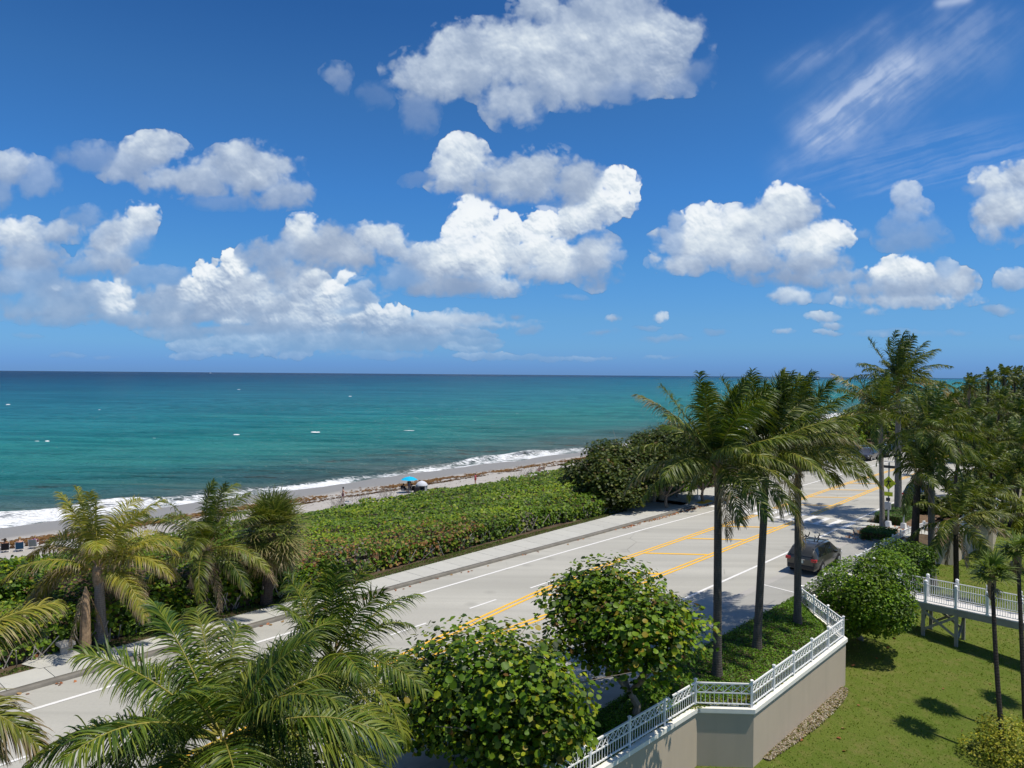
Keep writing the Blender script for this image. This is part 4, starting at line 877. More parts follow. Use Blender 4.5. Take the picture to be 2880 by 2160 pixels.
# ================================================================= what grows where
# ---- the low sea grape thicket over the dune
def thicket():
    r = np.random.RandomState(21)
    def top(s, n):
        h = np.interp(n, [31.6, 32.6, 36, 44, 55, 66, 69], [.75, 1.35, 1.5, 1.35, .95, .5, .2])
        h = h*(1+.55*vnoise(s, n, 5.5, 901, 3))+.34*vnoise(s, n, 2.1, 911, 2)
        h = np.where((s < 19), h*1.25, h)
        return dune_z(s, n)+h
    def edge_far(s): return 66.6+1.8*vnoise(s, s*0, 9, 921, 3)
    def edge_near(s): return 32.25+.35*vnoise(s, s*0, 4, 931, 2)-.25*((s > 44)*1.0)
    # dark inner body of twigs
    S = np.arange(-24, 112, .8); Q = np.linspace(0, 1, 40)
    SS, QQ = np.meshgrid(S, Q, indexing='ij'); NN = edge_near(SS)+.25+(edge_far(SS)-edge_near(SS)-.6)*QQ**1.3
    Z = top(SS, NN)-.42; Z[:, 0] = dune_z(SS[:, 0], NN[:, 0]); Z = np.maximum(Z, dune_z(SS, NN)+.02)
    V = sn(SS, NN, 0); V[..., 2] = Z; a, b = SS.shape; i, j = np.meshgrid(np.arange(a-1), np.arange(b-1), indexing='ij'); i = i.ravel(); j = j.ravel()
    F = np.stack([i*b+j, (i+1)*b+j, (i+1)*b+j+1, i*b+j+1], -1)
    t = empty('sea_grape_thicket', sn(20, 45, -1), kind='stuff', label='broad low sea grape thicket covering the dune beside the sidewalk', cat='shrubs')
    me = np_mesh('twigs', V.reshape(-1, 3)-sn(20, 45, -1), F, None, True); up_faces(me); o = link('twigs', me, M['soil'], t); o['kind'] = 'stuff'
    nl = 225000
    s = -24+136*r.rand(nl); q = r.rand(nl)**1.25; en = edge_near(s); n = en+(edge_far(s)-en)*q
    dist = np.hypot(*(sn(s, n)[:, :2]).T); keep = r.rand(nl) < np.clip(46/dist, .35, 1); s, n, q, en, dist = s[keep], n[keep], q[keep], en[keep], dist[keep]
    z = top(s, n)-.32*r.rand(len(s))**1.5
    face = r.rand(len(s)) < .10; n = np.where(face, en+.25*r.rand(len(s)), n); zt = top(s, n); z = np.where(face, dune_z(s, n)+.08+(zt-dune_z(s, n)-.1)*r.rand(len(s))**.8, z)
    P = sn(s, n, 0); P[:, 2] = z
    N_ = norm(np.array([0, 0, 1.])+r.normal(size=P.shape)*.42+np.where(face[:, None], np.array([[E_N[0]*-.8, E_N[1]*-.8, -.2]]), 0)+np.array([[.12, -.25, 0]]))
    size = np.clip(dist/46, .85, 1.7)*(.078*(.7+.6*r.rand(len(s))))
    pal = [(.062, .118, .007), (.100, .170, .009), (.180, .225, .012), (.026, .052, .006), (.215, .125, .03), (.16, .065, .025), (.20, .19, .08), (.12, .12, .07)]
    base = rand_cols(r, len(s), pal, (6, 6, 2.6, 3.4, .10, .05, .12, .12))
    # redder leaves in a patch by the sidewalk, yellower in others
    red = np.clip(.9*vnoise(s, n, 8, 941, 3)+.55-.09*np.abs(n-34.5)-np.abs(s-25)*.05, 0, .30); k = r.rand(len(s)) < red; base[k] = rand_cols(r, int(k.sum()), [(.23, .105, .035), (.16, .07, .032), (.24, .17, .04), (.20, .13, .05)], (3, 2, 2, 2))
    yel = np.clip(1.1*vnoise(s, n, 7, 951, 3)-.05, 0, .8); k = (r.rand(len(s)) < yel); base[k] = rand_cols(r, int(k.sum()), [(.18, .25, .010), (.23, .26, .015), (.12, .20, .010)], (3, 1.5, 3))
    drk = np.clip(1.0*vnoise(s, n, 11, 961, 2), 0, .8); base = base*(1-.35*drk[:, None]); gry = np.clip(1.4*vnoise(s, n, 4, 971, 2)-.75, 0, .4); k = r.rand(len(s)) < gry; base[k] = np.array([.13, .115, .09])*(.8+.5*r.rand(int(k.sum()), 1))
    leaf_object('foliage', P, N_, size, base*1.18, r, parent=t, kind='stuff', loc=sn(20, 45, -1))
    # bare twigs at the foot and a few sticking out of the top
    m = MB()
    for _ in range(420):
        s_ = -22+92*r.rand(); n_ = float(edge_near(np.array([s_]))[0])+.35*r.rand(); z0 = float(dune_z(s_, n_)); a = sn(s_, n_, z0)[:3].copy(); a[2] = z0; b = a+np.array([r.normal()*.35, r.normal()*.35, .5+.6*r.rand()]); m.bar(a-sn(20, 45, -1), b-sn(20, 45, -1), .03)
    o = m.build('stems', M['pale_bark'], t); o['kind'] = 'stuff'
    return top
THICKET_TOP = thicket()
# grass verge between sidewalk and thicket
def verge_tufts():
    r = np.random.RandomState(31); n = 22000; s = -20+70*r.rand(n); w = np.clip(.75+1.2*vnoise(s, s*0, 12, 991, 2), .05, 1); nn = WBACK(s)+.02+(.9*w)*r.rand(n)
    k = (r.rand(n) < w); s, nn = s[k], nn[k]; P = sn(s, nn, 0); P[:, 2] = .10+.03*r.rand(len(s)); N_ = norm(r.normal(size=P.shape)*.8+[0, 0, .5])
    leaf_object('verge_grass', P, N_, .055, rand_cols(r, len(s), [(.06, .12, .015), (.10, .17, .02), (.16, .15, .06)], (4, 3, 1.2)), r, 'grass_leaf', None, .45, .1, 'stuff')
verge_tufts()
# fallen leaves along the kerb and round the crosswalk corner
def litter():
    r = np.random.RandomState(33); n = 420; s = np.concatenate([5+50*r.rand(60), 46+26*r.rand(n-60)]); P = sn(s, KERB(s)-.05-.35*r.rand(n)**2, 0); P[:, 2] = .02
    s2 = 54+7*r.rand(260); P2 = sn(s2, 11.8+3.2*r.rand(260)**1.5, .03); P2[:, 2] = .035; P = np.concatenate([P, P2])
    # on the lawn and bed
    q = []
    for _ in range(28):
        p = at_lawn(2150+700*r.rand(), 1700+440*r.rand()); q.append(p+[0, 0, .04])
    P = np.concatenate([P, np.array(q)]); N_ = norm(r.normal(size=P.shape)*.35+[0, 0, 1])
    leaf_object('fallen_leaves', P, N_, .055+.05*r.rand(len(P)), rand_cols(r, len(P), [(.40, .16, .07), (.30, .11, .05), (.34, .22, .10)], (3, 2, 2)), r, 'leaf', None, .8, .25, 'stuff')
litter()
# ground cover on the bed
def bed_cover():
    r = np.random.RandomState(41); n = 52000; s = 8+29.6*r.rand(n); t = r.rand(n); P = bed_point(s, t)
    lump = .5+.5*vnoise(s, t*6, 1.3, 1001, 3); P[:, 2] += .02+.17*lump*r.rand(n)**.6; edge = (t < .03) & (r.rand(n) < .5); P = P[~edge]; lump = lump[~edge]; tt = t[~edge]
    m = len(P); N_ = norm(r.normal(size=P.shape)*.5+[0, 0, 1.0]); c = rand_cols(r, m, [(.080, .180, .008), (.125, .245, .011), (.18, .29, .02), (.045, .10, .006)], (5, 5, 2, 3)); c = c*(.7+.5*lump[:, None])
    k = (tt > .86) & (r.rand(m) < .75); c[k] = rand_cols(r, int(k.sum()), [(.22, .24, .03), (.12, .18, .02), (.30, .27, .05)], (2, 3, 1))
    o = leaf_object('ground_cover', P, N_, .045*(.7+.6*r.rand(m)), c, r, 'leaf', None, .5, .15, 'stuff'); return o
bed_cover()
# grass blades over the lawn, thinning with distance
def lawn_blades():
    r = np.random.RandomState(51); n = 90000; Y = 17+55*r.rand(n)**1.5; X = -2+48*r.rand(n); P = np.stack([X, Y, lawn_z(X, Y)], -1); ss = X*E_S[0]+Y*E_S[1]; nn = X*E_N[0]+Y*E_N[1]
    wall_n = np.interp(ss, [0, 16, 23.7, 25, 34.4, 38, 58, 61.4, 62.9, 110], [13.5, 12.8, 11.5, 9.9, 9.4, 12.4, 11.4, 11.2, 9.5, 9.1]); k = (nn < wall_n-.15) & (X < Y*.80+2); P = P[k]; m = len(P)
    h = .02+.035*r.rand(m)+.0005*P[:, 1]; a = r.rand(m)*6.28; w = .011+.0006*P[:, 1]; dx = np.stack([np.cos(a)*w, np.sin(a)*w, a*0], -1); tip = P+np.stack([r.normal(size=m)*.03, r.normal(size=m)*.03, h], -1)
    V = np.stack([P-dx, P+dx, tip], 1).reshape(-1, 3); F = np.arange(3*m).reshape(-1, 3)
    big = .5+.5*vnoise(P[:, 0], P[:, 1], 4, 1101, 3); c = rand_cols(r, m, [(.130, .195, .024), (.16, .22, .03), (.20, .25, .045), (.30, .26, .10)], (5, 5, 3, .8)); c = c*(.8+.4*big[:, None])
    me = np_mesh('grass', V, F, np.repeat(c, 3, 0)); o = link('lawn_grass', me, M['grass_leaf']); o['kind'] = 'stuff'
lawn_blades()

# ---- clipped sea grapes in the bed
grape_tree((1348, 1938), 20.6, (3.35, 2.6, 2.0), at(1400, 2150, -.3), 'large rounded sea grape with yellow green leaves, nearest the camera beside the road', 14500, .084, 101, singles=300, depth=.5, lumps=20, full=True)
grape_tree((1762, 1765), 24.2, (2.75, 2.4, 2.05), at(1785, 2035, -.38), 'round headed sea grape on a bare leaning trunk at the edge of the dark bed', 11500, .080, 102, singles=300, wts=(6, 5, 1.9, 3, .7, .4), depth=.5, lumps=20)
# ---- clipped ficus-like shrub at the wall's corner
FIC = [(.085, .175, .007), (.140, .245, .008), (.200, .300, .012), (.04, .085, .006)]
b = at_lawn(2420, 1800)
grape_tree((2416, 1672), 36.4, (2.6, 2.3, 2.3), b, 'big round bright green clipped shrub at the corner of the wall beside the footbridge', 26000, .068, 103, palette=FIC, wts=(5, 5, 3, 3), name='clipped_shrub', cat='shrub', depth=.22, lumps=10, full=True, crown='foliage', aspect=.65)
b = at_lawn(2530, 1640)
grape_tree((2545, 1580), 44.5, (1.9, 1.6, 1.3), b, 'dark green shrub behind the footbridge under the stepped wall', 7000, .07, 104, palette=FIC, wts=(4, 2, .6, 6), name='clipped_shrub', cat='shrub', depth=.3, lumps=9, crown='foliage', aspect=.65)
b = at_lawn(2866, 2100)
YEL = [(.30, .30, .02), (.38, .34, .03), (.22, .27, .02), (.12, .17, .02)]
grape_tree((2872, 2090), 27.0, (1.6, 1.6, 1.3), b-[0, 0, .1], 'yellow leaved shrub in the bottom right corner of the lawn', 6500, .05, 105, palette=YEL, wts=(5, 3, 4, 2), name='yellow_shrub', cat='shrub', depth=.35, lumps=10, crown='foliage', aspect=.55, crown_c=(19.2, 26.9, -2.75), limbs=False)
def box_hedge(s0, s1, n0, n1, h, label, seed, n=4200, size=.045, group='low clipped hedges at the crosswalk corner', pal=None):
    r = np.random.RandomState(seed); c = sn((s0+s1)/2, (n0+n1)/2, 0); t = empty('low_hedge', c, label=label, cat='hedge', group=group)
    u = r.rand(n, 3); f = r.rand(n); e = .12
    s = s0+(s1-s0)*u[:, 0]; q = n0+(n1-n0)*u[:, 1]; z = h*(1-.25*u[:, 2]**2); ax = r.randint(4, size=n); side = f < .5
    s = np.where(side & (ax == 0), s0+e*r.rand(n), np.where(side & (ax == 1), s1-e*r.rand(n), s)); q = np.where(side & (ax == 2), n0+e*r.rand(n), np.where(side & (ax == 3), n1-e*r.rand(n), q)); z = np.where(side, h*u[:, 2], z)
    P = sn(s, q, 0); P[:, 2] = z*(1+.12*vnoise(s, q, 1.2, seed, 2)); P = P-c
    m = MB(); qd = [sn(s0+.15, n0+.15), sn(s1-.15, n0+.15), sn(s1-.15, n1-.15), sn(s0+.15, n1-.15)]; m.add([p-c for p in qd]+[p-c+[0, 0, h*.85] for p in qd], [(4, 5, 6, 7), (0, 1, 5, 4), (1, 2, 6, 5), (2, 3, 7, 6), (3, 0, 4, 7)]); m.build('twigs', M['soil'], t)
    leaf_object('foliage', P, norm(r.normal(size=P.shape)*.5+[0, -.2, 1]), size*(.8+.4*r.rand(n)), rand_cols(r, n, pal or [(.04, .10, .014), (.06, .14, .02), (.09, .18, .02)], (4, 4, 2)), r, parent=t, aspect=.6); return t
box_hedge(54.4, 57.0, 11.95, 13.9, .6, 'low dark clipped hedge in the kerbed corner nearest the parked estate car', 61)
box_hedge(61.2, 66.8, 12.6, 14.6, .75, 'long low clipped hedge behind the two crossing posts', 62, 6500)

# ---- palms in the bed: three tall ones
TALL = 'three tall palms rising from the roadside bed'
specs = [((2017, 1915), (2020, 1300), 'leftmost of the three tall coconut palms, one green frond reaching far to the left', 201, [(3.05, .25, 4.0, dict(dry=.35, grav=1.0, wind=.05)), (2.75, .9, 4.2, dict(dry=.5, grav=.5, wind=.0)), (-1.6, -.1, 3.0, dict(dry=.5, grav=1.5)), (-.15, .12, 3.6, dict(grav=1.0, yellow=.3))]),
         ((2128, 1838), (2158, 1262), 'middle one of the three tall coconut palms, a grey frond hanging by its trunk', 202, [(-.5, -.9, 4.3, dict(grav=1.6, wind=.1, dry=.8, leaf=.75)), (-.2, .2, 4.4, dict(grav=1.0, yellow=.3)), (.1, .55, 4.4, dict(grav=.9, dry=.4))]),
         ((2243, 1765), (2245, 1240), 'rightmost of the three tall coconut palms, its trunk beside the parked estate car', 203, [(-.15, .1, 3.7, dict(grav=1.0, yellow=.35)), (-.35, .0, 4.2, dict(grav=1.1, yellow=.4)), (.35, .6, 3.6, dict(grav=.9, dry=.4))])]
for bp, cp, lab, sd_, ex in specs:
    b = at(*bp, -.3); c = at_y(*cp, b[1]+.2)
    coconut_palm(b, c, lab, sd_, nf=28, L=3.5, group=TALL, tr=(.17, .135), nl=80, leaf=.82, width=.044, wind=.34, dry=.06, yellow=(0, .25), elr=(-8, 88), dead=1, extra=ex, windv=np.array([.8, .1, .1]), grav=(.2, .9))
# two palms at the crosswalk corner
coconut_palm(at(2482, 1494, .1), at_y(2476, 1165, 53.5), 'shorter palm in the kerbed corner by the crosswalk, left of the yellow sign', 211, nf=24, L=3.6, group='palms at the crosswalk corner', tr=(.18, .15), nl=56, leaf=.75, width=.060, wind=.3, dry=.08, yellow=(.0, .35), dead=0, skip=(-.6, 1.2, .25), elr=(-20, 86), trunk='grey_trunk', windv=np.array([.8, .2, .1]), extra=[(2.9, .25, 4.0, dict(yellow=.9, dry=.3, grav=.9, wind=0)), (2.6, .9, 4.6, dict(dry=.6, grav=.4, wind=0))])
coconut_palm(at(2526, 1450, .05), at_y(2526, 1075, 59.0), 'taller palm behind the yellow crossing sign, its crown highest against the sky', 212, nf=26, L=4.4, group='palms at the crosswalk corner', tr=(.30, .17), nl=66, leaf=.95, width=.062, wind=.42, dry=.06, trunk='grey_trunk', grav=(.2, 1.1), yellow=(0, .25), dead=2, windv=np.array([.8, .2, .12]), elr=(-10, 88), extra=[(.05, .35, 4.9, dict(dry=.5)), (-.3, .15, 4.9, dict(dry=.8, yellow=.3)), (.5, .5, 4.6, {})])
# palms on the far lawn
LW = 'palms standing on the lawn behind the footbridge'
def lawn_palm(bp, cp, label, seed, lean=0.0, **kw):
    b = at_lawn(*bp); c = at_y(cp[0], cp[1], b[1]+lean); a = dict(nf=24, L=3.5, group=LW, tr=(.2, .14), nl=54, leaf=.8, width=.066, wind=.32, dry=.06, yellow=(0, .3), dead=2, trunk='dark_trunk', windv=np.array([.85, .1, .05])); a.update(kw)
    return coconut_palm(b, c, label, seed, **a)
lawn_palm((2566, 1640), (2582, 1335), 'stout dark trunked lawn palm with a low full crown just right of the yellow sign', 221, nf=26, skip=(2.9, .75, .9), L=3.1, tr=(.30, .20), dead=2, elr=(-12, 86))
lawn_palm((2621, 1642), (2618, 1215), 'tall ringed palm with a swollen dark base just behind the footbridge railing', 222, L=4.0, trunk='grey_trunk', tr=(.26, .15))
lawn_palm((2690, 1690), (2688, 1470), 'low palm on the lawn whose fronds droop in front of the stepped wall', 223, L=3.4, tr=(.17, .15), nf=15, yellow=(.1, .5), extra=[(-.25, .2, 4.0, dict(dry=.8, yellow=.2, grav=1.0)), (.0, .5, 3.4, dict(yellow=.5))])
lawn_palm((2842, 1482), (2884, 1262), 'dark leaning palm at the right edge beyond the stepped wall', 224, L=3.6, tr=(.22, .15), nf=26)
lawn_palm((2960, 1620), (2905, 1440), 'palm outside the right edge, fronds hanging into view', 225, L=3.4, nf=14, yellow=(.2, .6), extra=[(2.9, .0, 3.6, dict(yellow=.4, dry=.6))])
# slim fan palms on the near lawn
SL = 'slim fan palms on the near lawn'
def slim(bp, cp, label, seed, lean, **kw):
    b = at_lawn(*bp); c = at_y(cp[0], cp[1], b[1]+lean); a = dict(nf=15, stalk=.42, R=.62, tr=(.085, .07), ns=22, width=.06, elr=(-25, 75), cols=((.07, .13, .02), (.15, .22, .03)), dry=.15, trunk='dark_trunk', boot=1.1, bootr=2.1, droop=.55, group=SL); a.update(kw)
    return fan_palm(b, c, label, seed, **a)
slim((2824, 2141), (2790, 1610), 'slim fan palm with a thin dark trunk rising out of the yellow shrub', 231, 1.2, bow=(-.06, 0), skirt=1)
slim((2886, 2080), (2862, 1545), 'slim fan palm with a brown booted trunk at the right edge of the lawn', 232, 1.2, skirt=2)
slim((3010, 2020), (3000, 1600), 'slim fan palm just outside the right edge of the lawn', 233, .4)
# palms and thicket beyond, right of the road
FP = 'wind-bent palms beyond the road on the right'
far = [(2728, 1085, 118, 5.5), (2781, 1068, 150, 6), (2824, 1060, 138, 6), (2856, 1058, 150, 6), (2884, 1060, 160, 6), (2655, 1185, 82, 4.0), (2742, 1170, 96, 4.2), (2812, 1130, 108, 4.5), (2862, 1165, 96, 4.2), (2700, 1248, 68, 4), (2778, 1222, 78, 4), (2846, 1235, 76, 4), (2742, 1325, 62, 3.6), (2795, 1305, 68, 3.8), (2862, 1330, 66, 3.6), (2718, 1405, 57, 3.2), (2786, 1400, 58, 3.2)]
flab = ['dark wind-blown palm alone against the sea left of the far palm group', 'small distant palm on a thin bare trunk against the horizon', 'distant full palm second from the right on the skyline', 'distant ragged palm near the right end of the skyline', 'distant palm at the very right end of the skyline',
        'palm behind the tall crossing corner palm, right of its trunk', 'mid-distance palm below the lone dark skyline palm', 'mid-distance palm under the skyline palms', 'mid-distance dark palm at the right edge under the skyline', 'broad drooping palm over the far bend of the road', 'broad palm right of the road bend', 'shaded palm near the right edge above the far wall',
        'low spreading palm above the far end of the stepped wall', 'palm left of the far wall piece', 'palm right over the far wall piece at the right edge', 'lowest palm over the stepped wall planting', 'low bushy palm just left of the far wall piece']
for i, (px, py, Y, L_) in enumerate(far):
    c = at_y(px, py, Y); b = c.copy(); b[0] -= .5; b[2] = -.1 if i >= 5 else -1.5
    coconut_palm(b, c, flab[i], 300+i, nf=20, L=L_*(.46 if i < 5 else .64), group=FP, tr=(.2, .14), nl=28, leaf=L_*(.13 if i < 5 else .19), width=.12 if Y > 90 else .085, wind=.55, dry=.10, yellow=(0, .3), dead=2, seg=3, trunk='dark_trunk' if i % 2 else 'palm_trunk', windv=np.array([.9, .1, .1]), boot=False, elr=(-25, 86))
# ---- palms on the sea side of the road, left
SEAP = 'palms at the seaward edge of the sidewalk'
YG = [(.12, .17, .02), (.22, .25, .025), (.34, .31, .03)]
b = at(285, 1806, .1); coconut_palm(b, at_y(277, 1598, b[1]), 'yellow fronded coconut palm beside the concrete bench on the left', 241, nf=20, L=3.7, group=SEAP, tr=(.24, .17), nl=84, leaf=.78, width=.042, wind=.12, dry=.26, yellow=(.2, 1.2), skip=(-1.55, .55, .9), elr=(2, 86), dead=2, trunk='grey_trunk', greens=YG, windv=np.array([.5, .3, 0]), grav=(.5, 1.45), extra=[(3.0, .75, 3.6, dict(yellow=1, dry=.6, wind=0, grav=1.2)), (2.6, 1.0, 3.8, dict(yellow=.7, dry=.2, wind=0, grav=.7)), (.15, .7, 3.6, dict(yellow=.8, dry=.3, wind=0, grav=1.0)), (-.35, .35, 3.1, dict(yellow=1.2, dry=.5, wind=0, grav=1.7)), (-2.95, .35, 3.1, dict(yellow=1.2, dry=.5, wind=0, grav=1.8)), (3.3, .2, 3.6, dict(yellow=1.1, dry=.4, wind=0, grav=1.3))])
b = at(570, 1733, .1); coconut_palm(b, at_y(583, 1545, b[1]), 'grey green coconut palm between the yellow palm and the fan palm', 242, nf=20, L=3.6, group=SEAP, tr=(.20, .16), nl=80, leaf=.72, width=.038, wind=.3, dry=.14, yellow=(0, .4), elr=(-5, 84), dead=1, windv=np.array([.7, .2, 0]), extra=[(2.6, .75, 3.6, dict(dry=.4, wind=.0, grav=.7)), (.1, .2, 3.8, dict(dry=.9, grav=1.4)), (3.1, .15, 3.0, dict(dry=.8, grav=1.4, wind=0))])
b = at(748, 1700, .1); fan_palm(b, at_y(764, 1500, b[1]+.3), 'dense ball headed fan palm at the left end of the clipped thicket', 243, nf=130, stalk=.80, R=1.0, tr=(.26, .22), group=SEAP, ns=22, width=.05, elr=(-70, 88), skirt=44, cols=((.060, .115, .012), (.15, .21, .022)), dry=.5, trunk='dark_trunk', ball=1.1, name='cabbage_palm', droop=.7)
# dead fibrous trunks and skirts beside them
for i, (px, py, hh, lab) in enumerate([(240, 1828, 2.6, 'shaggy brown dead frond bundle left of the yellow palm trunk'), (357, 1762, 1.7, 'shaggy brown dead frond bundle right of the yellow palm trunk'), (536, 1745, 2.0, 'shaggy brown dead frond bundle left of the grey green palm trunk'), (612, 1712, 1.6, 'pointed brown dead frond bundle right of the grey green palm trunk')]):
    b = at(px, py, .1); r = np.random.RandomState(400+i); t = empty('dead_frond_bundle', b, label=lab, cat='dead palm', group='brown dead frond bundles beside the palm trunks')
    m = MB(); m.tube([(0, 0, -.1), (0, 0, hh*.4), (0.03, 0, hh*.8), (0, 0, hh)], [.24, .20, .14, .04], 8); m.build('core', M['dead_frond'], t, True)
    for q in range(3):
        V, F, C = frond_geo(r, q*2.1+r.rand(), math.radians(-68), hh*.95, 26, .4, .03, .3, 0, 1, 0, 3, (0, 0, hh), 1.6, None, True); link('dead_frond', np_mesh('dead_frond', V, F, C), M['frond_leaf'], t)
# leafy shrubs behind and between these palms
shr = [(60, 1690, 31.5, (2.6, 1.6, 1.3)), (160, 1655, 34, (2.2, 1.5, 1.3)), (385, 1650, 36, (2.6, 1.8, 1.3)), (470, 1690, 32.5, (1.8, 1.2, 1.15)), (660, 1655, 35, (1.5, 1.2, 1.15)), (345, 1740, 31.5, (1.8, 1.0, 1.1)), (-60, 1640, 32, (2.5, 2, 1.5)), (520, 1600, 39, (2.4, 1.8, 1.1)), (170, 1760, 29.8, (1.2, .8, 1.0)), (880, 1640, 36.8, (1.5, .9, .95))]
slab_ = ['sea grape shrub at the left edge behind the bench', 'sea grape shrub left of the yellow palm', 'sea grape shrub between the yellow and grey green palms', 'low shrub with reddish leaves left of the grey green palm', 'low shrub with yellow leaves right of the grey green palm', 'dark shrub right of the yellow palm trunk', 'sea grape shrub cut by the left edge', 'shrub behind the grey green palm', 'dark shrub just behind the concrete bench', 'bright green shrub at the left end of the clipped hedge']
for i, (px, py, Y, R_) in enumerate(shr):
    c = at_y(px, py, Y); grape_tree(None, Y, R_, (c[0], c[1], float(dune_z(*to_sn(c)))), slab_[i], 3000, .085, 420+i, name='sea_grape_shrub', cat='shrub', group='sea grape shrubs along the sidewalk', crown_c=c, wts=(6, 4, 1.5, 4, .8 if i in (3, 4) else .3, .5), depth=.6, lumps=10, crown='foliage')
# small green ground plants at the palms' feet
# ---- grove of wind-clipped sea grapes by the beach access
GR = 'wind-clipped sea grape trees by the beach access'
grove = [(1674, 1347, 62, (2.8, 2.4, 2.1), (1690, 1478)), (1762, 1292, 66, (3.5, 3.0, 2.4), (1770, 1440)), (1855, 1268, 70, (3.8, 3.2, 2.6), (1850, 1402)), (1935, 1262, 74, (4.0, 3.4, 2.9), (1930, 1385)), (2010, 1280, 78, (4.4, 3.2, 3.0), (2010, 1378)), (1735, 1390, 60, (3.4, 2.2, 2.2), (1745, 1462)), (1975, 1318, 65, (3.4, 2.6, 1.7), (1940, 1392)), (1872, 1335, 61.5, (3.2, 2.4, 1.5), (1850, 1408)), (2080, 1310, 82, (4, 3, 2.8), (2080, 1365))]
glab = ['leftmost wind-clipped sea grape tree, sloping down to the thicket', 'second wind-clipped sea grape tree from the left, over the bare leaning limb', 'highest of the wind-clipped sea grape trees, behind the barrel', 'sea grape tree right of the highest one, behind the left tall palm', 'sea grape tree between the left and middle tall palms', 'low dark sea grape tree in front of the two leftmost ones', 'low sea grape shading the sidewalk by the wooden post', 'low sea grape overhanging the sidewalk above the litter bins', 'sea grape tree behind the middle tall palm']
GP = [(.055, .085, .014), (.090, .125, .020), (.15, .17, .030), (.030, .050, .010), (.17, .12, .05)]
for i, (px, py, Y, R_, bp) in enumerate(grove):
    c = at_y(px, py, Y); b = np.array([c[0], c[1]-.5, float(dune_z(*to_sn(c)))]); grape_tree(None, Y, R_, b, glab[i], 7500, .115, 440+i, group=GR, crown_c=c, palette=GP, wts=(6, 5, 2.5, 4, .6), depth=.5, lumps=18, name='sea_grape_tree')
# ---- vegetation beyond, both sides of the road
FB = 'shrubs and low trees beyond the crosswalk'
back = [(2140, 1275, 92, (4.5, 3.5, 2.6)), (2230, 1262, 98, (4.5, 3.2, 2.4)), (2325, 1230, 118, (5.5, 4, 3.4)), (2400, 1215, 128, (6, 4, 3.8)), (2455, 1205, 138, (6, 4, 3.8)), (2250, 1305, 88, (3.0, 1.8, 1.2)), (2520, 1195, 150, (7, 5, 4)), (2590, 1180, 165, (8, 5, 4.5)), (2660, 1150, 190, (9, 6, 4.5)), (2730, 1135, 210, (10, 6, 4.5)), (2800, 1128, 230, (12, 6, 5)), (2880, 1120, 250, (12, 7, 6)),
        (2600, 1440, 60.5, (2.2, 1.6, 1.5)), (2700, 1450, 61, (3.0, 1.8, 1.8)), (2770, 1385, 72, (3.6, 2.4, 2.4)), (2745, 1290, 98, (5, 3, 3.6)), (2810, 1260, 96, (5, 3, 3.8)), (2880, 1290, 84, (4.5, 3, 3.4)), (2830, 1340, 76, (3.4, 2.4, 2.4)), (2760, 1215, 125, (7, 4, 4.5)), (2850, 1200, 125, (7, 4, 5)), (2790, 1170, 165, (9, 5, 5)), (2900, 1400, 90, (3, 2, 2.5)), (2350, 1250, 108, (4, 2.5, 2.0)), (2560, 1262, 112, (7, 3, 3.0)), (2640, 1225, 130, (7, 4, 3.5))]
blab = ['shrub mass left of the parked white car', 'shrub behind the white car, left part', 'bright green low tree above the parked dark cars', 'bright green low tree left of the crossing palms', 'green tree seen just left of the crossing palm trunks', 'low reddish shrub beside the parking bay', 'tree mass behind the crossing palms', 'distant low trees along the shore beyond the crossing palms', 'distant shore trees under the far palm group, left', 'distant shore trees under the far palm group, middle', 'distant shore trees under the far palm group, right', 'distant tree mass at the right edge under the skyline',
        'dark round leaved shrub behind the white corner fence', 'dark shrub above the stepped wall section', 'shrub behind the stepped wall, right part', 'tree right of the road bend, farther back', 'tree mass above the far wall', 'tree mass at the right edge above the far wall', 'yellow green shrub just behind the far wall fence', 'tree mass over the road bend', 'brownish tree mass at the right edge', 'high tree mass below the skyline palms', 'shrub beyond the lawn at the right edge', 'low bright shrub above the parked dark cars', 'green thicket between the crossing palms and the road bend', 'tree mass closing the far road bend']
for i, (px, py, Y, R_) in enumerate(back):
    c = at_y(px, py, Y); z0 = min(c[2]-R_[2]*.6, .05 if i not in range(6, 12) else -1.0); bright = i in (2, 3, 4, 18, 23)
    pal = GRAPE if bright else GP; sz = .13*max(1, Y/85)
    grape_tree(None, Y, R_, (c[0], c[1], max(z0-1.0, -3)), blab[i], 5200 if Y < 100 else 4200, sz, 460+i, group=FB, crown_c=c, palette=pal, wts=(5, 5, 3, 2, .3, .1) if bright else (6, 5, 3, 4, .9), depth=.55, lumps=18, name='low_tree' if R_[2] > 2.5 else 'sea_grape_shrub', cat='tree' if R_[2] > 2.5 else 'shrub')
# ---- foreground palms seen from above
FG = 'coconut palms seen from above at the bottom left'
def fgpalm(px, py, Y, label, seed, **kw):
    c = at_y(px, py, Y); b = np.array([c[0]+.2, c[1]-.3, -.4]); a = dict(nf=20, L=3.7, group=FG, tr=(.17, .14), nl=116, leaf=.78, width=.031, wind=.14, dry=.05, yellow=(0, .3), elr=(-30, 84), dead=1, seg=5, windv=np.array([.7, .2, 0]), greens=[(.036, .080, .008), (.080, .135, .011), (.165, .205, .020)], grav=(.45, 1.35)); a.update(kw)
    return coconut_palm(b, c, label, seed, **a)
fgpalm(625, 2090, 13.0, 'nearest coconut palm filling the bottom left, seen from above', 251, nf=34, L=3.2, boot=False, elr=(-32, 60), extra=[(3.0, .30, 4.2, dict(yellow=.5, grav=.8, wind=0)), (2.2, .95, 2.9, dict(wind=0, grav=.5, dry=.2)), (-.1, .35, 3.6, {}), (3.4, -.1, 4.2, dict(yellow=.2, dry=.3, wind=0)), (.35, .5, 3.4, dict(yellow=.3)), (1.2, 1.2, 1.6, dict(leaf=.5))])
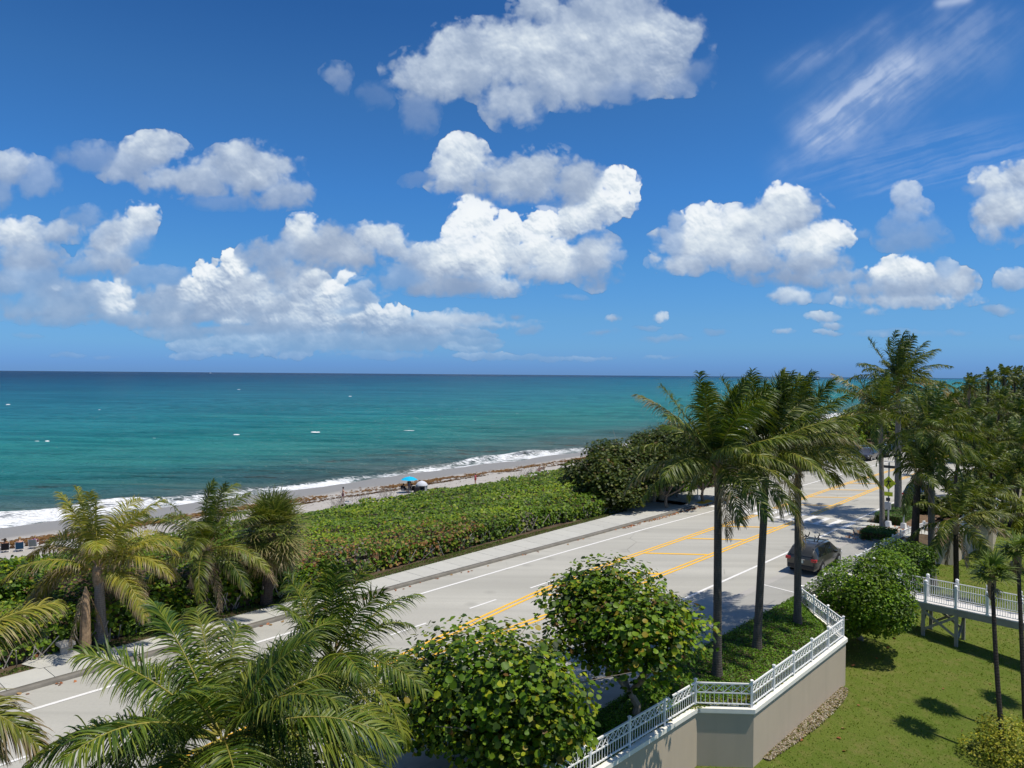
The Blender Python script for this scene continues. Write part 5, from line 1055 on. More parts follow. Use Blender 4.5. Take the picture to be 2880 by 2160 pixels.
fgpalm(930, 1865, 15.4, 'upright coconut palm crown behind the nearest palm, left of the big sea grape', 252, nf=24, L=2.4, elr=(-25, 88), leaf=.62, nl=64, grav=(.25, 1.3))
fgpalm(-350, 1990, 12.0, 'coconut palm at the left edge, only its drooping right side in view', 253, nf=14, L=2.6, dry=.2, yellow=(.0, .5), elr=(-30, 60), extra=[(.75, .75, 3.0, dict(yellow=.8, dry=.25, wind=0, grav=.6)), (.2, .2, 2.8, dict(yellow=.4, dry=.4))])

# ================================================================= walls and fences
def offset_poly(P, d):
    P = np.array(P, float); n = len(P); out = []
    for i in range(n):
        a = norm(P[i]-P[i-1]) if i > 0 else norm(P[1]-P[0]); b = norm(P[i+1]-P[i]) if i < n-1 else a
        na = np.array([-a[1], a[0]]); nb = np.array([-b[1], b[0]]); m = na+nb; m /= np.linalg.norm(m); out.append(P[i]+m*d/max(.35, m@na))
    return np.array(out)
def wall_prism(P, w, z0, z1):
    """prism along a polyline; z0 may be a function of x, y"""
    A = offset_poly(P, w/2); B = offset_poly(P, -w/2); f = (lambda x, y: z0) if not callable(z0) else z0; V = []
    for a, b in zip(A, B): V += [(a[0], a[1], f(*a)), (b[0], b[1], f(*b)), (b[0], b[1], z1), (a[0], a[1], z1)]
    n = len(A); F = []
    for i in range(n-1):
        for k in range(4): F.append((i*4+k, i*4+(k+1) % 4, (i+1)*4+(k+1) % 4, (i+1)*4+k))
    F += [(3, 2, 1, 0), tuple((n-1)*4+k for k in range(4))]; m = MB(); m.add(V, F); return m
def make_wall(P, label, group='retaining walls along the road'):
    c = np.array([P[0][0], P[0][1], -2.6]); t = empty('retaining_wall', c, label=label, cat='wall', group=group)
    P2 = [(p[0], p[1]) for p in P]
    def seg_z(x, y): return float(lawn_z(x, y))-.4
    for i in range(len(P2)-1):
        # one face panel per straight stretch
        a, b = np.array(P2[i]), np.array(P2[i+1]); A = offset_poly(P2, .11); B = offset_poly(P2, -.11); V = []
        for q in (i, i+1): V += [(A[q][0], A[q][1], seg_z(*A[q])), (B[q][0], B[q][1], seg_z(*B[q])), (B[q][0], B[q][1], CAPZ-.15), (A[q][0], A[q][1], CAPZ-.15)]
        m = MB(); m.add([np.array(v)-c for v in V], [(0, 1, 5, 4), (1, 2, 6, 5), (2, 3, 7, 6), (3, 0, 4, 7), (3, 2, 1, 0), (4, 5, 6, 7)]); o = m.build('wall_panel', M['wall_paint'], t)
        # mapping in world heights: keep object origin at the wall base, shader reads object z
    m = wall_prism(P2, .36, CAPZ-.15, CAPZ); m.v = [tuple(np.array(v)-c) for v in m.v]; m.build('cap', M['cap_paint'], t)
    m = wall_prism(P2, .28, CAPZ-.19, CAPZ-.152); m.v = [tuple(np.array(v)-c) for v in m.v]; m.build('cap_moulding', M['cap_paint'], t)
    return t
WALL_A = [(-2.0, 16.7), (1.0, 19.75), (6.7, 25.5), (8.7, 25.4), (15.2, 32.3), (15.2, 37.0), (19.75, 42.0)]
WALL_B = [(21.2, 43.6), (29.2, 52.1), (31.4, 54.0), (33.6, 54.0), (38.6, 59.2), (40.2, 59.3), (50.9, 73.7)]
WALL_C = [(51.2, 74.0), (61.2, 85.8), (74, 101)]
make_wall(WALL_A, 'long beige retaining wall with white cap zigzagging up from the bottom centre to the big round shrub')
make_wall(WALL_B, 'beige retaining wall stepping behind the footbridge and lawn palms')
make_wall(WALL_C, 'short far stretch of beige retaining wall near the right edge', 'retaining walls along the road')

def fence_run(segs, label, detail=True, group=None, h=.86):
    p0 = np.array([segs[0][0][0], segs[0][0][1], CAPZ]); t = empty('white_fence', p0, label=label, cat='fence', group=group)
    cache = {}
    def shared(key, fn):
        if key not in cache: cache[key] = fn()
        return cache[key]
    def post_mesh():
        m = MB(); m.box((0, 0, (h+.10)/2), (.075, .075, h+.10)); m.frustum((0, 0, h+.10), (.11, .11), (.11, .11), .025); m.frustum((0, 0, h+.125), (.10, .10), (.01, .01), .035); return m.mesh('post')
    posts = []
    for (a, b, npan) in segs:
        a = np.array(a, float); b = np.array(b, float); L = np.linalg.norm(b-a); d = (b-a)/L; ang = math.atan2(d[1], d[0]); pl = L/npan
        for i in range(npan+1):
            q = a+d*pl*i
            if any(np.hypot(*(q-k)) < .15 for k in posts): continue
            posts.append(q); o = link('post', shared('post', post_mesh), M['white_metal'], t, (q[0]-p0[0], q[1]-p0[1], 0)); o.rotation_euler = (0, 0, ang)
        for i in range(npan):
            c = a+d*pl*(i+.5); loc = (c[0]-p0[0], c[1]-p0[1], 0); key = round(pl, 2); ln = pl-.075
            def rail(z, s, k): 
                def f(): m = MB(); m.box((0, 0, z), (ln, s, s)); return m.mesh('rail')
                o = link('rail', shared(('r', key, z), f), M['white_metal'], t, loc); o.rotation_euler = (0, 0, ang)
            rail(h-.02, .055, 0); rail(.50, .04, 1); rail(.115, .04, 2)
            ncell = max(3, round(pl/.31)); nb = 2*ncell; cw = ln/ncell
            def cross():
                m = MB(); w = cw/2
                m.bar((-w, 0, .525), (w, 0, h-.05), .02, .026, up=(0, 1, 0)); m.bar((-w, .004, h-.05), (w, .004, .525), .02, .020, up=(0, 1, 0)); m.bar((w, 0, .52), (w, 0, h-.05), .019); return m.mesh('cross_brace')
            def bal(): m = MB(); m.box((0, 0, .307), (.019, .019, .345)); return m.mesh('baluster')
            def foot(): m = MB(); m.box((0, 0, .05), (.019, .019, .1)); return m.mesh('foot')
            if detail:
                for k in range(ncell):
                    x = -ln/2+cw*(k+.5); o = link('cross_brace', shared(('x', key), cross), M['white_metal'], t, (loc[0]+d[0]*x, loc[1]+d[1]*x, 0)); o.rotation_euler = (0, 0, ang)
                for k in range(1, nb):
                    x = -ln/2+ln*k/nb; o = link('baluster', shared('b', bal), M['white_metal'], t, (loc[0]+d[0]*x, loc[1]+d[1]*x, 0)); o.rotation_euler = (0, 0, ang)
            else:
                def lat():
                    m = MB(); w = cw/2
                    for k in range(ncell):
                        x = -ln/2+cw*(k+.5); m.bar((x-w, 0, .525), (x+w, 0, h-.05), .02, .026, up=(0, 1, 0)); m.bar((x-w, .004, h-.05), (x+w, .004, .525), .02, .02, up=(0, 1, 0)); m.bar((x+w, 0, .52), (x+w, 0, h-.05), .019)
                    for k in range(1, nb): m.box((-ln/2+ln*k/nb, 0, .307), (.019, .019, .345))
                    return m.mesh('lattice_panel')
                o = link('lattice_panel', shared(('l', key), lat), M['white_metal'], t, loc); o.rotation_euler = (0, 0, ang)
    return t
FG_ = 'white metal fences on top of the retaining walls'
fence_run([((1.0, 19.75), (6.7, 25.5), 4), ((6.7, 25.5), (8.7, 25.4), 1), ((8.7, 25.4), (15.2, 32.3), 5), ((15.2, 32.3), (15.2, 37.0), 3)], 'white metal fence with crossed panels along the near zigzag wall and round the planted bed', True, FG_)
fence_run([((15.2, 37.1), (19.7, 41.95), 4)], 'short white fence between the round shrub and the parked estate car', False, FG_)
fence_run([((21.25, 43.65), (29.2, 52.1), 6), ((29.2, 52.1), (31.4, 54.0), 2)], 'white metal fence running up to the crosswalk corner behind the round shrub', False, FG_)
fence_run([((31.5, 54.0), (33.6, 54.0), 1), ((33.6, 54.0), (38.6, 59.2), 4), ((38.6, 59.2), (40.2, 59.3), 1), ((40.2, 59.3), (50.9, 73.7), 10)], 'white metal fence on the stepped wall behind the lawn palms', False, FG_)
fence_run([((51.2, 74.0), (61.2, 85.8), 8)], 'white metal fence on the far wall near the right edge', False, FG_)

# pebbly strip at the wall's foot
def wall_foot():
    P = WALL_A[3:5]; a = np.array(P[0]); b = np.array(P[1]); d = norm(b-a); nrm = np.array([d[1], -d[0]]); V = []; n = 90; rr = np.random.RandomState(5)
    for i in range(n):
        u = i/(n-1); w = .22+.42*math.sin(u*math.pi)**.6*(.55+.6*u)+.05*math.sin(i*.7)+.04*math.sin(i*1.9)+.04*rr.normal()
        for k in (.1, w*.55, w): q = a+(b-a)*(.08+.88*u)+nrm*(k+.0); V.append((q[0], q[1], float(lawn_z(*q))+(.045 if k < w else .0)+.01*rr.rand()))
    F = np.array([(i*3+k, i*3+k+1, (i+1)*3+k+1, (i+1)*3+k) for i in range(n-1) for k in range(2)]); me = np_mesh('gravel', V, F); up_faces(me); o = link('gravel_strip', me, M['pebbles']); o['kind'] = 'structure'
    n = 2600; u = rr.rand(n); w = (.22+.42*np.sin(u*math.pi)**.6*(.55+.6*u)); k = .1+rr.rand(n)*(w+.12-.1); q = a+(b-a)*(.08+.88*u)[:, None]+nrm*k[:, None]; P3 = np.stack([q[:, 0], q[:, 1], lawn_z(q[:, 0], q[:, 1])+.06], -1)
    leaf_object('bark_chips', P3, norm(rr.normal(size=P3.shape)*.6+[0, 0, 1]), .035+.03*rr.rand(n), rand_cols(rr, n, [(.40, .34, .27), (.24, .18, .12), (.52, .47, .40), (.12, .15, .03)], (3, 1.5, 3, 1.5)), rr, 'grass_leaf', None, .6, .3, 'stuff')
wall_foot()

# ================================================================= footbridge
def footbridge():
    A = np.array([20.35, 42.85]); d = np.array([1, -1])/math.sqrt(2); nrm = np.array([-d[1], d[0]])   # nrm points away-right
    W = 1.5; Z = -.92; base = np.array([A[0], A[1], -2.8]); t = empty('footbridge', base, label='white railed wooden footbridge crossing the lawn to the right edge', cat='footbridge')
    def P(a, w, z): q = A+d*a+nrm*w; return np.array([q[0], q[1], z])-base
    L = 15.0
    m = MB()
    pr = [(0, -.06), (2.3, Z), (L, Z)]
    for (a0, z0), (a1, z1) in zip(pr[:-1], pr[1:]):
        q = [P(a0, -W/2-.06, z0), P(a1, -W/2-.06, z1), P(a1, W/2+.06, z1), P(a0, W/2+.06, z0)]; lo = [v-[0, 0, .05] for v in q]; m.add(q+lo, [(0, 1, 2, 3), (7, 6, 5, 4), (0, 4, 5, 1), (1, 5, 6, 2), (2, 6, 7, 3), (3, 7, 4, 0)])
    m.build('deck', M['deck'], t)
    for w in (-W/2, W/2):
        m = MB(); m.bar(P(1.6, w, Z-.20-.03), P(L, w, Z-.20-.03), .10, .34); m.build('beam', M['bridge_paint'], t)
    ang = math.atan2(d[1], d[0]); H = 1.02
    def post():
        m = MB(); m.box((0, 0, H/2), (.12, .12, H)); m.box((0, 0, .03), (.16, .16, .06)); return m.mesh('post')
    def cap():
        m = MB(); m.box((0, 0, H+.02), (.16, .16, .04)); m.lathe((0, 0, H+.04), [(.03, 0), (.085, .05), (.10, .10), (.085, .15), (.03, .19)], 12); return m.mesh('ball_cap', True)
    pm, cm = post(), cap(); bm = MB(); bm.box((0, 0, .50), (.02, .02, .84)); bm = bm.mesh('baluster'); sp = 1.45
    for w in (-W/2+.02, W/2-.02):
        off = .10 if w < 0 else -.18
        xs = [2.9+off+sp*k for k in range(-1, 8)]
        for i, a in enumerate(xs):
            q = P(a, w, Z if a > 2.3 else -.06+(Z+.06)*a/2.3); o = link('post', pm, M['white_metal'], t, q); o.rotation_euler = (0, 0, ang); o2 = link('ball_cap', cm, M['white_metal'], o)
            if i < len(xs)-1:
                q1 = P(xs[i+1], w, Z)
                for z in (H-.05, .10):
                    m = MB(); m.bar(q+[0, 0, z], q1+[0, 0, z], .045 if z > .5 else .035); m.build('rail', M['white_metal'], t)
                for k in range(1, 13):
                    u = k/13; b = q*(1-u)+q1*u; o = link('baluster', bm, M['white_metal'], t, b); o.rotation_euler = (0, 0, ang)
    for a0 in (4.35, 12.2):
        for a in (a0, a0+1.6):
            for w in (-W/2, W/2):
                q = A+d*a+nrm*w; g = float(lawn_z(*q)); m = MB(); m.box(tuple(np.array([q[0], q[1], (Z-.2+g-.2)/2])-base), (.16, .16, abs(Z-.2-g+.2)), ang); m.build('leg', M['bridge_paint'], t)
        for w in (-W/2-.09, W/2+.09):
            g = float(lawn_z(*(A+d*a0+nrm*w)))+.35
            m = MB(); m.bar(P(a0, w, Z-.45), P(a0+1.6, w, g), .05, .13); m.build('brace', M['bridge_paint'], t)
            m = MB(); m.bar(P(a0, w+.051, g), P(a0+1.6, w+.051, Z-.45), .05, .13); m.build('brace', M['bridge_paint'], t)
        for a in (a0-.09, a0+1.69):
            g = float(lawn_z(*(A+d*a)))+.5; m = MB(); m.bar(P(a, -W/2, g), P(a, W/2, Z-.5), .12, .05); m.build('brace', M['bridge_paint'], t)
    return t
footbridge()
# path apron at the end of the footbridge and concrete at the crosswalk corner
def patch(name, pts, mat, z=None):
    me = bpy.data.meshes.new(name); me.from_pydata([tuple(float(c) for c in p) for p in pts], [], [tuple(range(len(pts)))]); me.update(); up_faces(me); o = link(name, me, mat); o['kind'] = 'structure'; return o
patch('corner_pavement', [sn(57.2, 11.45, .02), sn(61.2, 11.2, .02), sn(61.2, 15.0, .02), sn(57.2, 15.1, .02)], M['sidewalk'])
patch('garden_path', [sn(53.4, 11.75, -.33), sn(57.2, 11.45, .0), sn(61.2, 11.2, .0), sn(60.8, 9.9, -.33)], M['sidewalk'])
# kerb round the planted corner and the island behind
def kerb_loop(pts, name='kerb'):
    m = MB(); P = [sn(a, b, 0) for a, b in pts]
    for a, b in zip(P[:-1], P[1:]): m.bar(a+[0, 0, .07], b+[0, 0, .07], .18, .15)
    o = m.build(name, M['kerb']); o['kind'] = 'structure'
kerb_loop([(53.2, 11.6), (54.1, 12.4), (55.6, 14.4), (57.3, 14.95)]); kerb_loop([(61.1, 14.95), (67.6, 15.0), (68.4, 12.8)])
for nm, pts in (('island_soil', [(53.6, 11.7), (54.3, 12.5), (55.7, 14.3), (57.2, 14.8), (57.2, 11.5)]), ('island_soil', [(61.25, 11.3), (61.25, 14.85), (67.5, 14.9), (68.2, 12.8), (68.2, 11)])): patch(nm, [sn(a, b, .06) for a, b in pts], M['mulch'])

# ================================================================= vehicles
def mat_paintcar(name, col, metal=.5):
    t = NT(name); M[name] = t.fin(t.mix(t.rng(t.noise(t.coord(), 2, 3), .3, .7), tuple(c*.93 for c in col), tuple(min(1, c*1.07) for c in col)), .28, .5, None, metal); t.p.inputs['Coat Weight'].default_value = .6; t.p.inputs['Coat Roughness'].default_value = .06
mat_paintcar('paint_bronze', (.052, .050, .040), .2); mat_paintcar('paint_white', (.78, .78, .78), .0); mat_paintcar('paint_black', (.02, .021, .024), .3); mat_paintcar('paint_grey', (.07, .07, .075), .4); mat_paintcar('paint_blue', (.02, .05, .12), .3)
simple('glass_dark', (.012, .014, .016), .06, .6, var=.0); simple('tyre', (.02, .02, .02), .85, .2); simple('rim', (.45, .46, .47), .3, .5, metal=.7); simple('lamp_red', (.45, .02, .02), .15, .6, var=.1); simple('lamp_clear', (.7, .72, .75), .12, .7, var=.05); simple('chrome', (.6, .6, .62), .15, .5, metal=.9); simple('plate', (.62, .68, .60), .5, .3, var=.03)
simple('rack_blue_grey', (.10, .14, .19), .4, .5)
def car(loc, ang, paint, label, kind='wagon', group=None, rack=False, W=1.84):
    t = empty('parked_car', loc, ang, label, 'car', group); hw = W/2
    if kind == 'wagon':   # x, z0, belt, top, w_belt, w_top   (front = +x)
        St = [(-2.40, .52, .92, .96, .80, .78), (-2.36, .36, 1.02, 1.10, .90, .80), (-2.22, .30, 1.06, 1.36, .97, .74), (-1.98, .28, 1.07, 1.57, 1.0, .72), (-1.55, .28, 1.06, 1.655, 1.0, .735), (-.6, .28, 1.03, 1.69, 1.0, .76), (.35, .28, 1.01, 1.66, 1.0, .75), (.62, .28, 1.0, 1.56, 1.0, .74), (1.35, .28, 1.0, 1.09, .98, .80), (1.9, .30, .93, 1.0, .96, .78), (2.28, .34, .80, .86, .88, .72), (2.40, .45, .62, .66, .76, .62)]
        side = [(3, 4), (4, 5), (5, 6), (6, 7)]; rear = [1, 2]; front = [7]; wx = (-1.38, 1.40); wr = .35
    else:
        St = [(-2.40, .50, .86, .90, .80, .76), (-2.34, .32, .98, 1.03, .92, .80), (-1.75, .26, 1.00, 1.08, .98, .78), (-1.05, .26, .98, 1.38, 1.0, .70), (-.45, .26, .96, 1.45, 1.0, .72), (.30, .26, .94, 1.42, 1.0, .72), (.55, .26, .93, 1.33, 1.0, .71), (1.30, .26, .92, .98, .98, .80), (1.9, .28, .84, .90, .95, .76), (2.28, .32, .72, .77, .86, .68), (2.42, .42, .58, .61, .72, .58)]
        side = [(3, 4), (4, 5), (5, 6)]; rear = [2]; front = [6]; wx = (-1.40, 1.42); wr = .33
    def ring(s):
        x, z0, zb, zt, wb, wt = s; a = wb*hw; b = wt*hw; h = zb-z0
        half = [(a*.84, z0), (a*.97, z0+h*.18), (a, z0+h*.5), (a*.985, zb), (b, zt-.035), (b*.8, zt)]
        return [(x, y, z) for y, z in half]+[(x, -y, z) for y, z in half[::-1]]
    R = [ring(s) for s in St]; V = [p for r in R for p in r]; k = 12; n = len(St)
    F = [(i*k+j, i*k+(j+1) % k, (i+1)*k+(j+1) % k, (i+1)*k+j) for i in range(n-1) for j in range(k)]; F += [tuple(range(k)), tuple(range((n-1)*k+k-1, (n-1)*k-1, -1))]
    m = MB(); m.add(V, F); body = m.build('body', M[paint], t, True)
    def pane(name, quads, inset=.10, off=.012, mat='glass_dark'):
        m = MB()
        for q in quads:
            q = [np.array(p) for p in q]; c = sum(q)/4; nn = np.cross(q[2]-q[0], q[3]-q[1]); nn = nn/(np.linalg.norm(nn)+1e-9)
            if nn@(c-np.array([c[0]*.8, 0, .7])) < 0: nn = -nn
            m.add([p+(c-p)*inset+nn*off for p in q], [(0, 1, 2, 3)])
        return m.build(name, M[mat], t)
    for sgn in (0, 1):
        j0, j1 = (3, 4) if sgn == 0 else (8, 7)
        for (a, b) in side: pane('side_window', [(R[a][j0], R[b][j0], R[b][j1], R[a][j1])], .09)
    # rear glass and windscreen sit across the rising stations
    ra = R[rear[0]]; rb = R[rear[-1]+1]; pane('rear_window', [(ra[4] if kind != 'wagon' else tuple(np.array(ra[4])*[1, .98, 1]), rb[4], rb[7], ra[7])], .06, .03)
    fa = R[front[0]]; fb = R[front[0]+1]; pane('windscreen', [(fa[4], fb[4], fb[7], fa[7])], .05, .02)
    m = MB(); m.box((-2.40, 0, .50), (.10, W*.86, .22)); bevel(m.build('rear_bumper', M['black_plastic' if kind == 'wagon' else paint], t), .03)
    m = MB(); m.box((2.36, 0, .40), (.10, W*.80, .20)); bevel(m.build('front_bumper', M['black_plastic' if kind == 'wagon' else paint], t), .03)
    m = MB(); m.box((2.41, 0, .58), (.05, W*.42, .13)); m.build('grille', M['black_plastic'], t)
    for s_ in (-1, 1):
        m = MB(); m.box((-2.30, s_*hw*.82, .93), (.26, .30, .17)); bevel(m.build('tail_light', M['lamp_red'], t), .03)
        m = MB(); m.box((2.20, s_*hw*.70, .70), (.26, .36, .13)); bevel(m.build('headlight', M['lamp_clear'], t), .03)
        m = MB(); m.box((.62, s_*(hw+.09), 1.02), (.13, .20, .14)); bevel(m.build('mirror', M[paint], t), .03)
        for x in wx:
            m = MB(); m.lathe((0, 0, 0), [(wr+.055, -.01), (wr+.055, .012)], 20); o = m.build('wheel_arch', M['black_plastic'], t); o.rotation_euler = (math.pi/2, 0, 0); o.location = (x, s_*hw*.992, wr)
            m = MB(); m.lathe((0, 0, 0), [(wr*.70, -.115), (wr*.95, -.11), (wr, -.07), (wr, .07), (wr*.95, .11), (wr*.70, .115)], 22); o = m.build('wheel', M['tyre'], t, True); o.rotation_euler = (math.pi/2, 0, 0); o.location = (x, s_*(hw-.09), wr)
            m = MB(); m.lathe((0, 0, 0), [(wr*.66, -.12), (wr*.66, .12)], 18)
            r_ = m.build('rim', M['rim'], o)
    m = MB(); m.box((-2.43, 0, .80), (.03, .32, .16)); m.build('number_plate', M['plate'], t)
    if kind == 'wagon':
        m = MB(); m.box((-2.405, 0, .93), (.03, .5, .03)); m.build('handle_strip', M['chrome'], t)
        for s_ in (-1, 1):
            m = MB(); m.tube([(-1.7, s_*.60, 1.66), (-1.55, s_*.62, 1.73), (.2, s_*.62, 1.76), (.4, s_*.60, 1.68)], .022, 6); m.build('roof_rail', M['black_plastic'], t, True)
    if rack:
        for x in (-1.15, -.15):
            m = MB(); m.box((x, 0, 1.79), (.07, 1.34, .035)); m.build('crossbar', M['rack_blue_grey'], t)
            for y in ((-.42, .30) if x < -1 else (-.1, .48)):
                m = MB(); m.tube([(x, y-.06, 1.80), (x+.02, y-.17, 2.02), (x, y-.15, 2.10)], [.03, .028, .035], 6); m.tube([(x, y+.06, 1.80), (x-.02, y+.10, 1.93)], [.03, .03], 6); m.build('kayak_cradle', M['black_plastic'], t, True)
    return t
ROADANG = math.atan2(math.cos(math.radians(42.5)), math.sin(math.radians(42.5)))
p = sn(44.5, 13.80, .012); car(p, ROADANG, 'paint_bronze', 'bronze estate car with kayak racks parked by the bed, seen from behind', rack=True, W=1.78)
PC = 'cars parked in the bay on the sea side'
car(sn(100.6, float(WHITE(100.6))+2.95, .012), ROADANG+math.pi, 'paint_white', 'white saloon car, nearest in the parking bay on the sea side', 'sedan', PC)
car(sn(107.6, float(WHITE(107.6))+2.95, .012), ROADANG+math.pi-.02, 'paint_grey', 'dark grey car parked just behind the white saloon', 'wagon', PC)
car(sn(114.4, float(WHITE(114.4))+2.9, .012), ROADANG+math.pi-.03, 'paint_black', 'black car at the far end of the bay, third behind the white saloon', 'wagon', PC)
car(sn(111.5, float(WHITE(111.5))+6.0, -.1), ROADANG+math.pi-.5, 'paint_black', 'black car parked off the kerb under the trees behind the bay', 'wagon', PC)
car(sn(74.5, 13.9, .012), ROADANG, 'paint_blue', 'dark blue car parked beyond the crossing posts, mostly hidden by palm trunks', 'wagon')

# ================================================================= street furniture
def cross_post():
    b = at(2498, 1481, .02); t = empty('crossing_sign', b, label='yellow diamond pedestrian sign on a pale post with a tapered white base', cat='road sign')
    face = -math.atan2(.68, .73)    # boards face down the road towards the viewer's side
    m = MB(); m.frustum((0, 0, 0), (.42, .42), (.30, .30), .42, .7); m.build('base', M['white_metal'], t)
    m = MB(); m.tube([(0, 0, .4), (0, 0, 4.95)], .057, 10); m.build('post', M['galv'], t, True)
    u = np.array([math.cos(face), math.sin(face), 0]); v = np.array([0, 0, 1.]); w = np.array([math.sin(face), -math.cos(face), 0])
    def board(name, pts, z, off, th, mat, parent=t):
        m = MB(); q = [u*x+v*(z+y)+w*off for x, y in pts]; k = len(q); lo = [a+w*th for a in q]; m.add(q+lo, [tuple(range(k-1, -1, -1)), tuple(range(k, 2*k))]+[(i, (i+1) % k, k+(i+1) % k, k+i) for i in range(k)]); return m.build(name, M[mat], parent)
    R = .53; d = board('diamond', [(0, -R), (R, 0), (0, R), (-R, 0)], 3.38, .06, .012, 'sign_yellow')
    # walking figure
    fig = [[(-.035, .24), (.035, .24), (.06, .285), (.035, .335), (-.035, .335), (-.06, .285)], [(-.075, .20), (.07, .20), (.055, -.04), (-.055, -.04)], [(-.055, -.03), (.01, -.05), (-.10, -.32), (-.17, -.30)], [(.0, -.05), (.06, -.03), (.15, -.30), (.09, -.33)], [(-.07, .20), (-.05, .13), (-.17, .0), (-.205, .03)], [(.07, .20), (.05, .12), (.14, .06), (.20, .12), (.17, .15)]]
    for i, f in enumerate(fig): board('walking_figure', f, 3.38, .074+.0006*i, .006, 'sign_black', d)
    board('arrow_plate', [(-.30, -.16), (.30, -.16), (.30, .16), (-.30, .16)], 2.52, .06, .012, 'sign_yellow')
    board('beacon_bar', [(-.42, -.10), (.42, -.10), (.42, .10), (-.42, .10)], 4.62, .05, .12, 'beacon')
    m = MB(); m.box((0, 0, 5.02), (.62, .36, .03), face); m.build('solar_panel', M['sign_back'], t)
    bo = board('control_box', [(-.21, -.27), (.21, -.27), (.21, .27), (-.21, .27)], 1.62, .06, .20, 'galv'); board('beacon_unit', [(-.13, -.12), (.13, -.12), (.13, .12), (-.13, .12)], 2.12, .06, .16, 'beacon')
    b2 = at(2541, 1486, .02); t2 = empty('push_button_post', b2, label='short pale post with a push button and small sign, right of the yellow sign', cat='post')
    m = MB(); m.frustum((0, 0, 0), (.40, .40), (.28, .28), .40, .7); m.build('base', M['white_metal'], t2); m = MB(); m.tube([(0, 0, .38), (0, 0, 1.9)], .055, 10); m.build('post', M['galv'], t2, True)
    m = MB(); m.box((.10, -.02, 1.45), (.06, .22, .30)); m.build('small_sign', M['sign_back'], t2); m = MB(); m.box((.10, -.02, 1.15), (.10, .12, .16)); m.build('push_button', M['black_plastic'], t2)
cross_post()
def far_sign():
    b = at(1962, 1404, .14); t = empty('crossing_sign', b, label='thin white crossing post on the seaward sidewalk, half hidden by a hanging frond', cat='road sign')
    m = MB(); m.tube([(0, 0, 0), (0, 0, 3.2)], .05, 8); m.build('post', M['white_metal'], t); m = MB(); m.frustum((0, 0, 0), (.4, .4), (.28, .28), .35, .7); m.build('base', M['white_metal'], t)
    m = MB(); m.box((0, .06, 2.9), (.7, .02, .7)); m.build('sign_board', M['sign_back'], t)
far_sign()
def access():
    b = at(1903, 1400, .1); t = empty('wooden_post', b, label='grey wooden post with a small red and green notice by the beach access', cat='post')
    m = MB(); m.box((0, 0, .95), (.17, .17, 2.1)); m.build('timber', M['wood_grey'], t); simple('notice_red', (.35, .03, .03), .5); simple('notice_green', (.10, .22, .12), .5)
    m = MB(); m.box((.22, -.04, 1.85), (.26, .03, .26)); m.build('red_notice', M['notice_red'], t); m = MB(); m.box((.22, -.04, 1.5), (.22, .03, .32)); m.build('green_notice', M['notice_green'], t)
    b = at(1860, 1407, .1); t = empty('litter_bin', b, label='tan litter bin with a dark green lid under the wind-clipped trees', cat='litter bin')
    m = MB(); m.lathe((0, 0, 0), [(.32, 0), (.36, .05), (.36, .85), (.33, .88)], 14); m.build('barrel', M['stone_tan'], t, True); m = MB(); m.lathe((0, 0, .88), [(.37, 0), (.37, .12), (.28, .24), (.08, .30)], 14); m.build('lid', M['dark_green_plastic'], t, True)
    b = at(1835, 1412, .1); t = empty('litter_bin', b, label='shaded brown litter bin left of the tan one', cat='litter bin')
    m = MB(); m.lathe((0, 0, 0), [(.30, 0), (.34, .05), (.34, .95), (.31, 1.0)], 14); m.build('barrel', M['wood_grey'], t, True); m = MB(); m.lathe((0, 0, 1.0), [(.35, 0), (.35, .08), (.2, .16)], 14); m.build('lid', M['dark_green_plastic'], t, True)
    a = at(1872, 1392, .1); b = at(1945, 1372, .1); t = empty('rail_fence', a, label='low weathered timber rail fence at the beach access behind the grey post', cat='fence')
    d = b-a; L = np.linalg.norm(d)
    for i in range(5):
        m = MB(); m.box(tuple(d*i/4+[0, 0, .5]), (.12, .12, 1.15)); m.build('post', M['wood_grey'], t)
    for z in (.35, .65, .95): m = MB(); m.bar([0, 0, z], d+[0, 0, z], .05, .13); m.build('rail', M['wood_grey'], t)
access()
def bench():
    c = (at(165, 1812, .5)+at(185, 1800, .5))/2; t = empty('concrete_bench', (c[0], c[1], .1), math.radians(-38), 'thick concrete slab bench beside the yellow palm trunk', 'bench')
    m = MB(); m.box((0, 0, .43), (1.25, .55, .14)); bevel(m.build('seat', M['concrete'], t), .02); 
    for x in (-.42, .42): m = MB(); m.box((x, 0, .17), (.16, .42, .38)); m.build('leg', M['concrete'], t)
    patch('bench_pad', [at(110, 1842, .155), at(150, 1818, .155), at(222, 1830, .155), at(235, 1852, .155), at(112, 1880, .155), at(60, 1868, .155)], M['sidewalk'])
bench()
# bare leaning limb under the grove
def limb():
    t = empty('leaning_limb', at(1790, 1420, .1), label='pale bare leaning limb under the second wind-clipped tree', cat='tree trunk'); o = at(1790, 1420, .1)
    a = at_y(1792, 1412, o[1]); b = at_y(1815, 1385, o[1]); c = at_y(1850, 1362, o[1]+.3); d = at_y(1838, 1330, o[1]+.6); m = MB(); m.tube([a-o-[0, 0, .3], b-o, c-o], [.13, .11, .09], 7); m.tube([c-o, d-o, at_y(1822, 1318, o[1]+1)-o], [.09, .06, .03], 6); m.build('wood', M['pale_bark'], t, True)
limb()

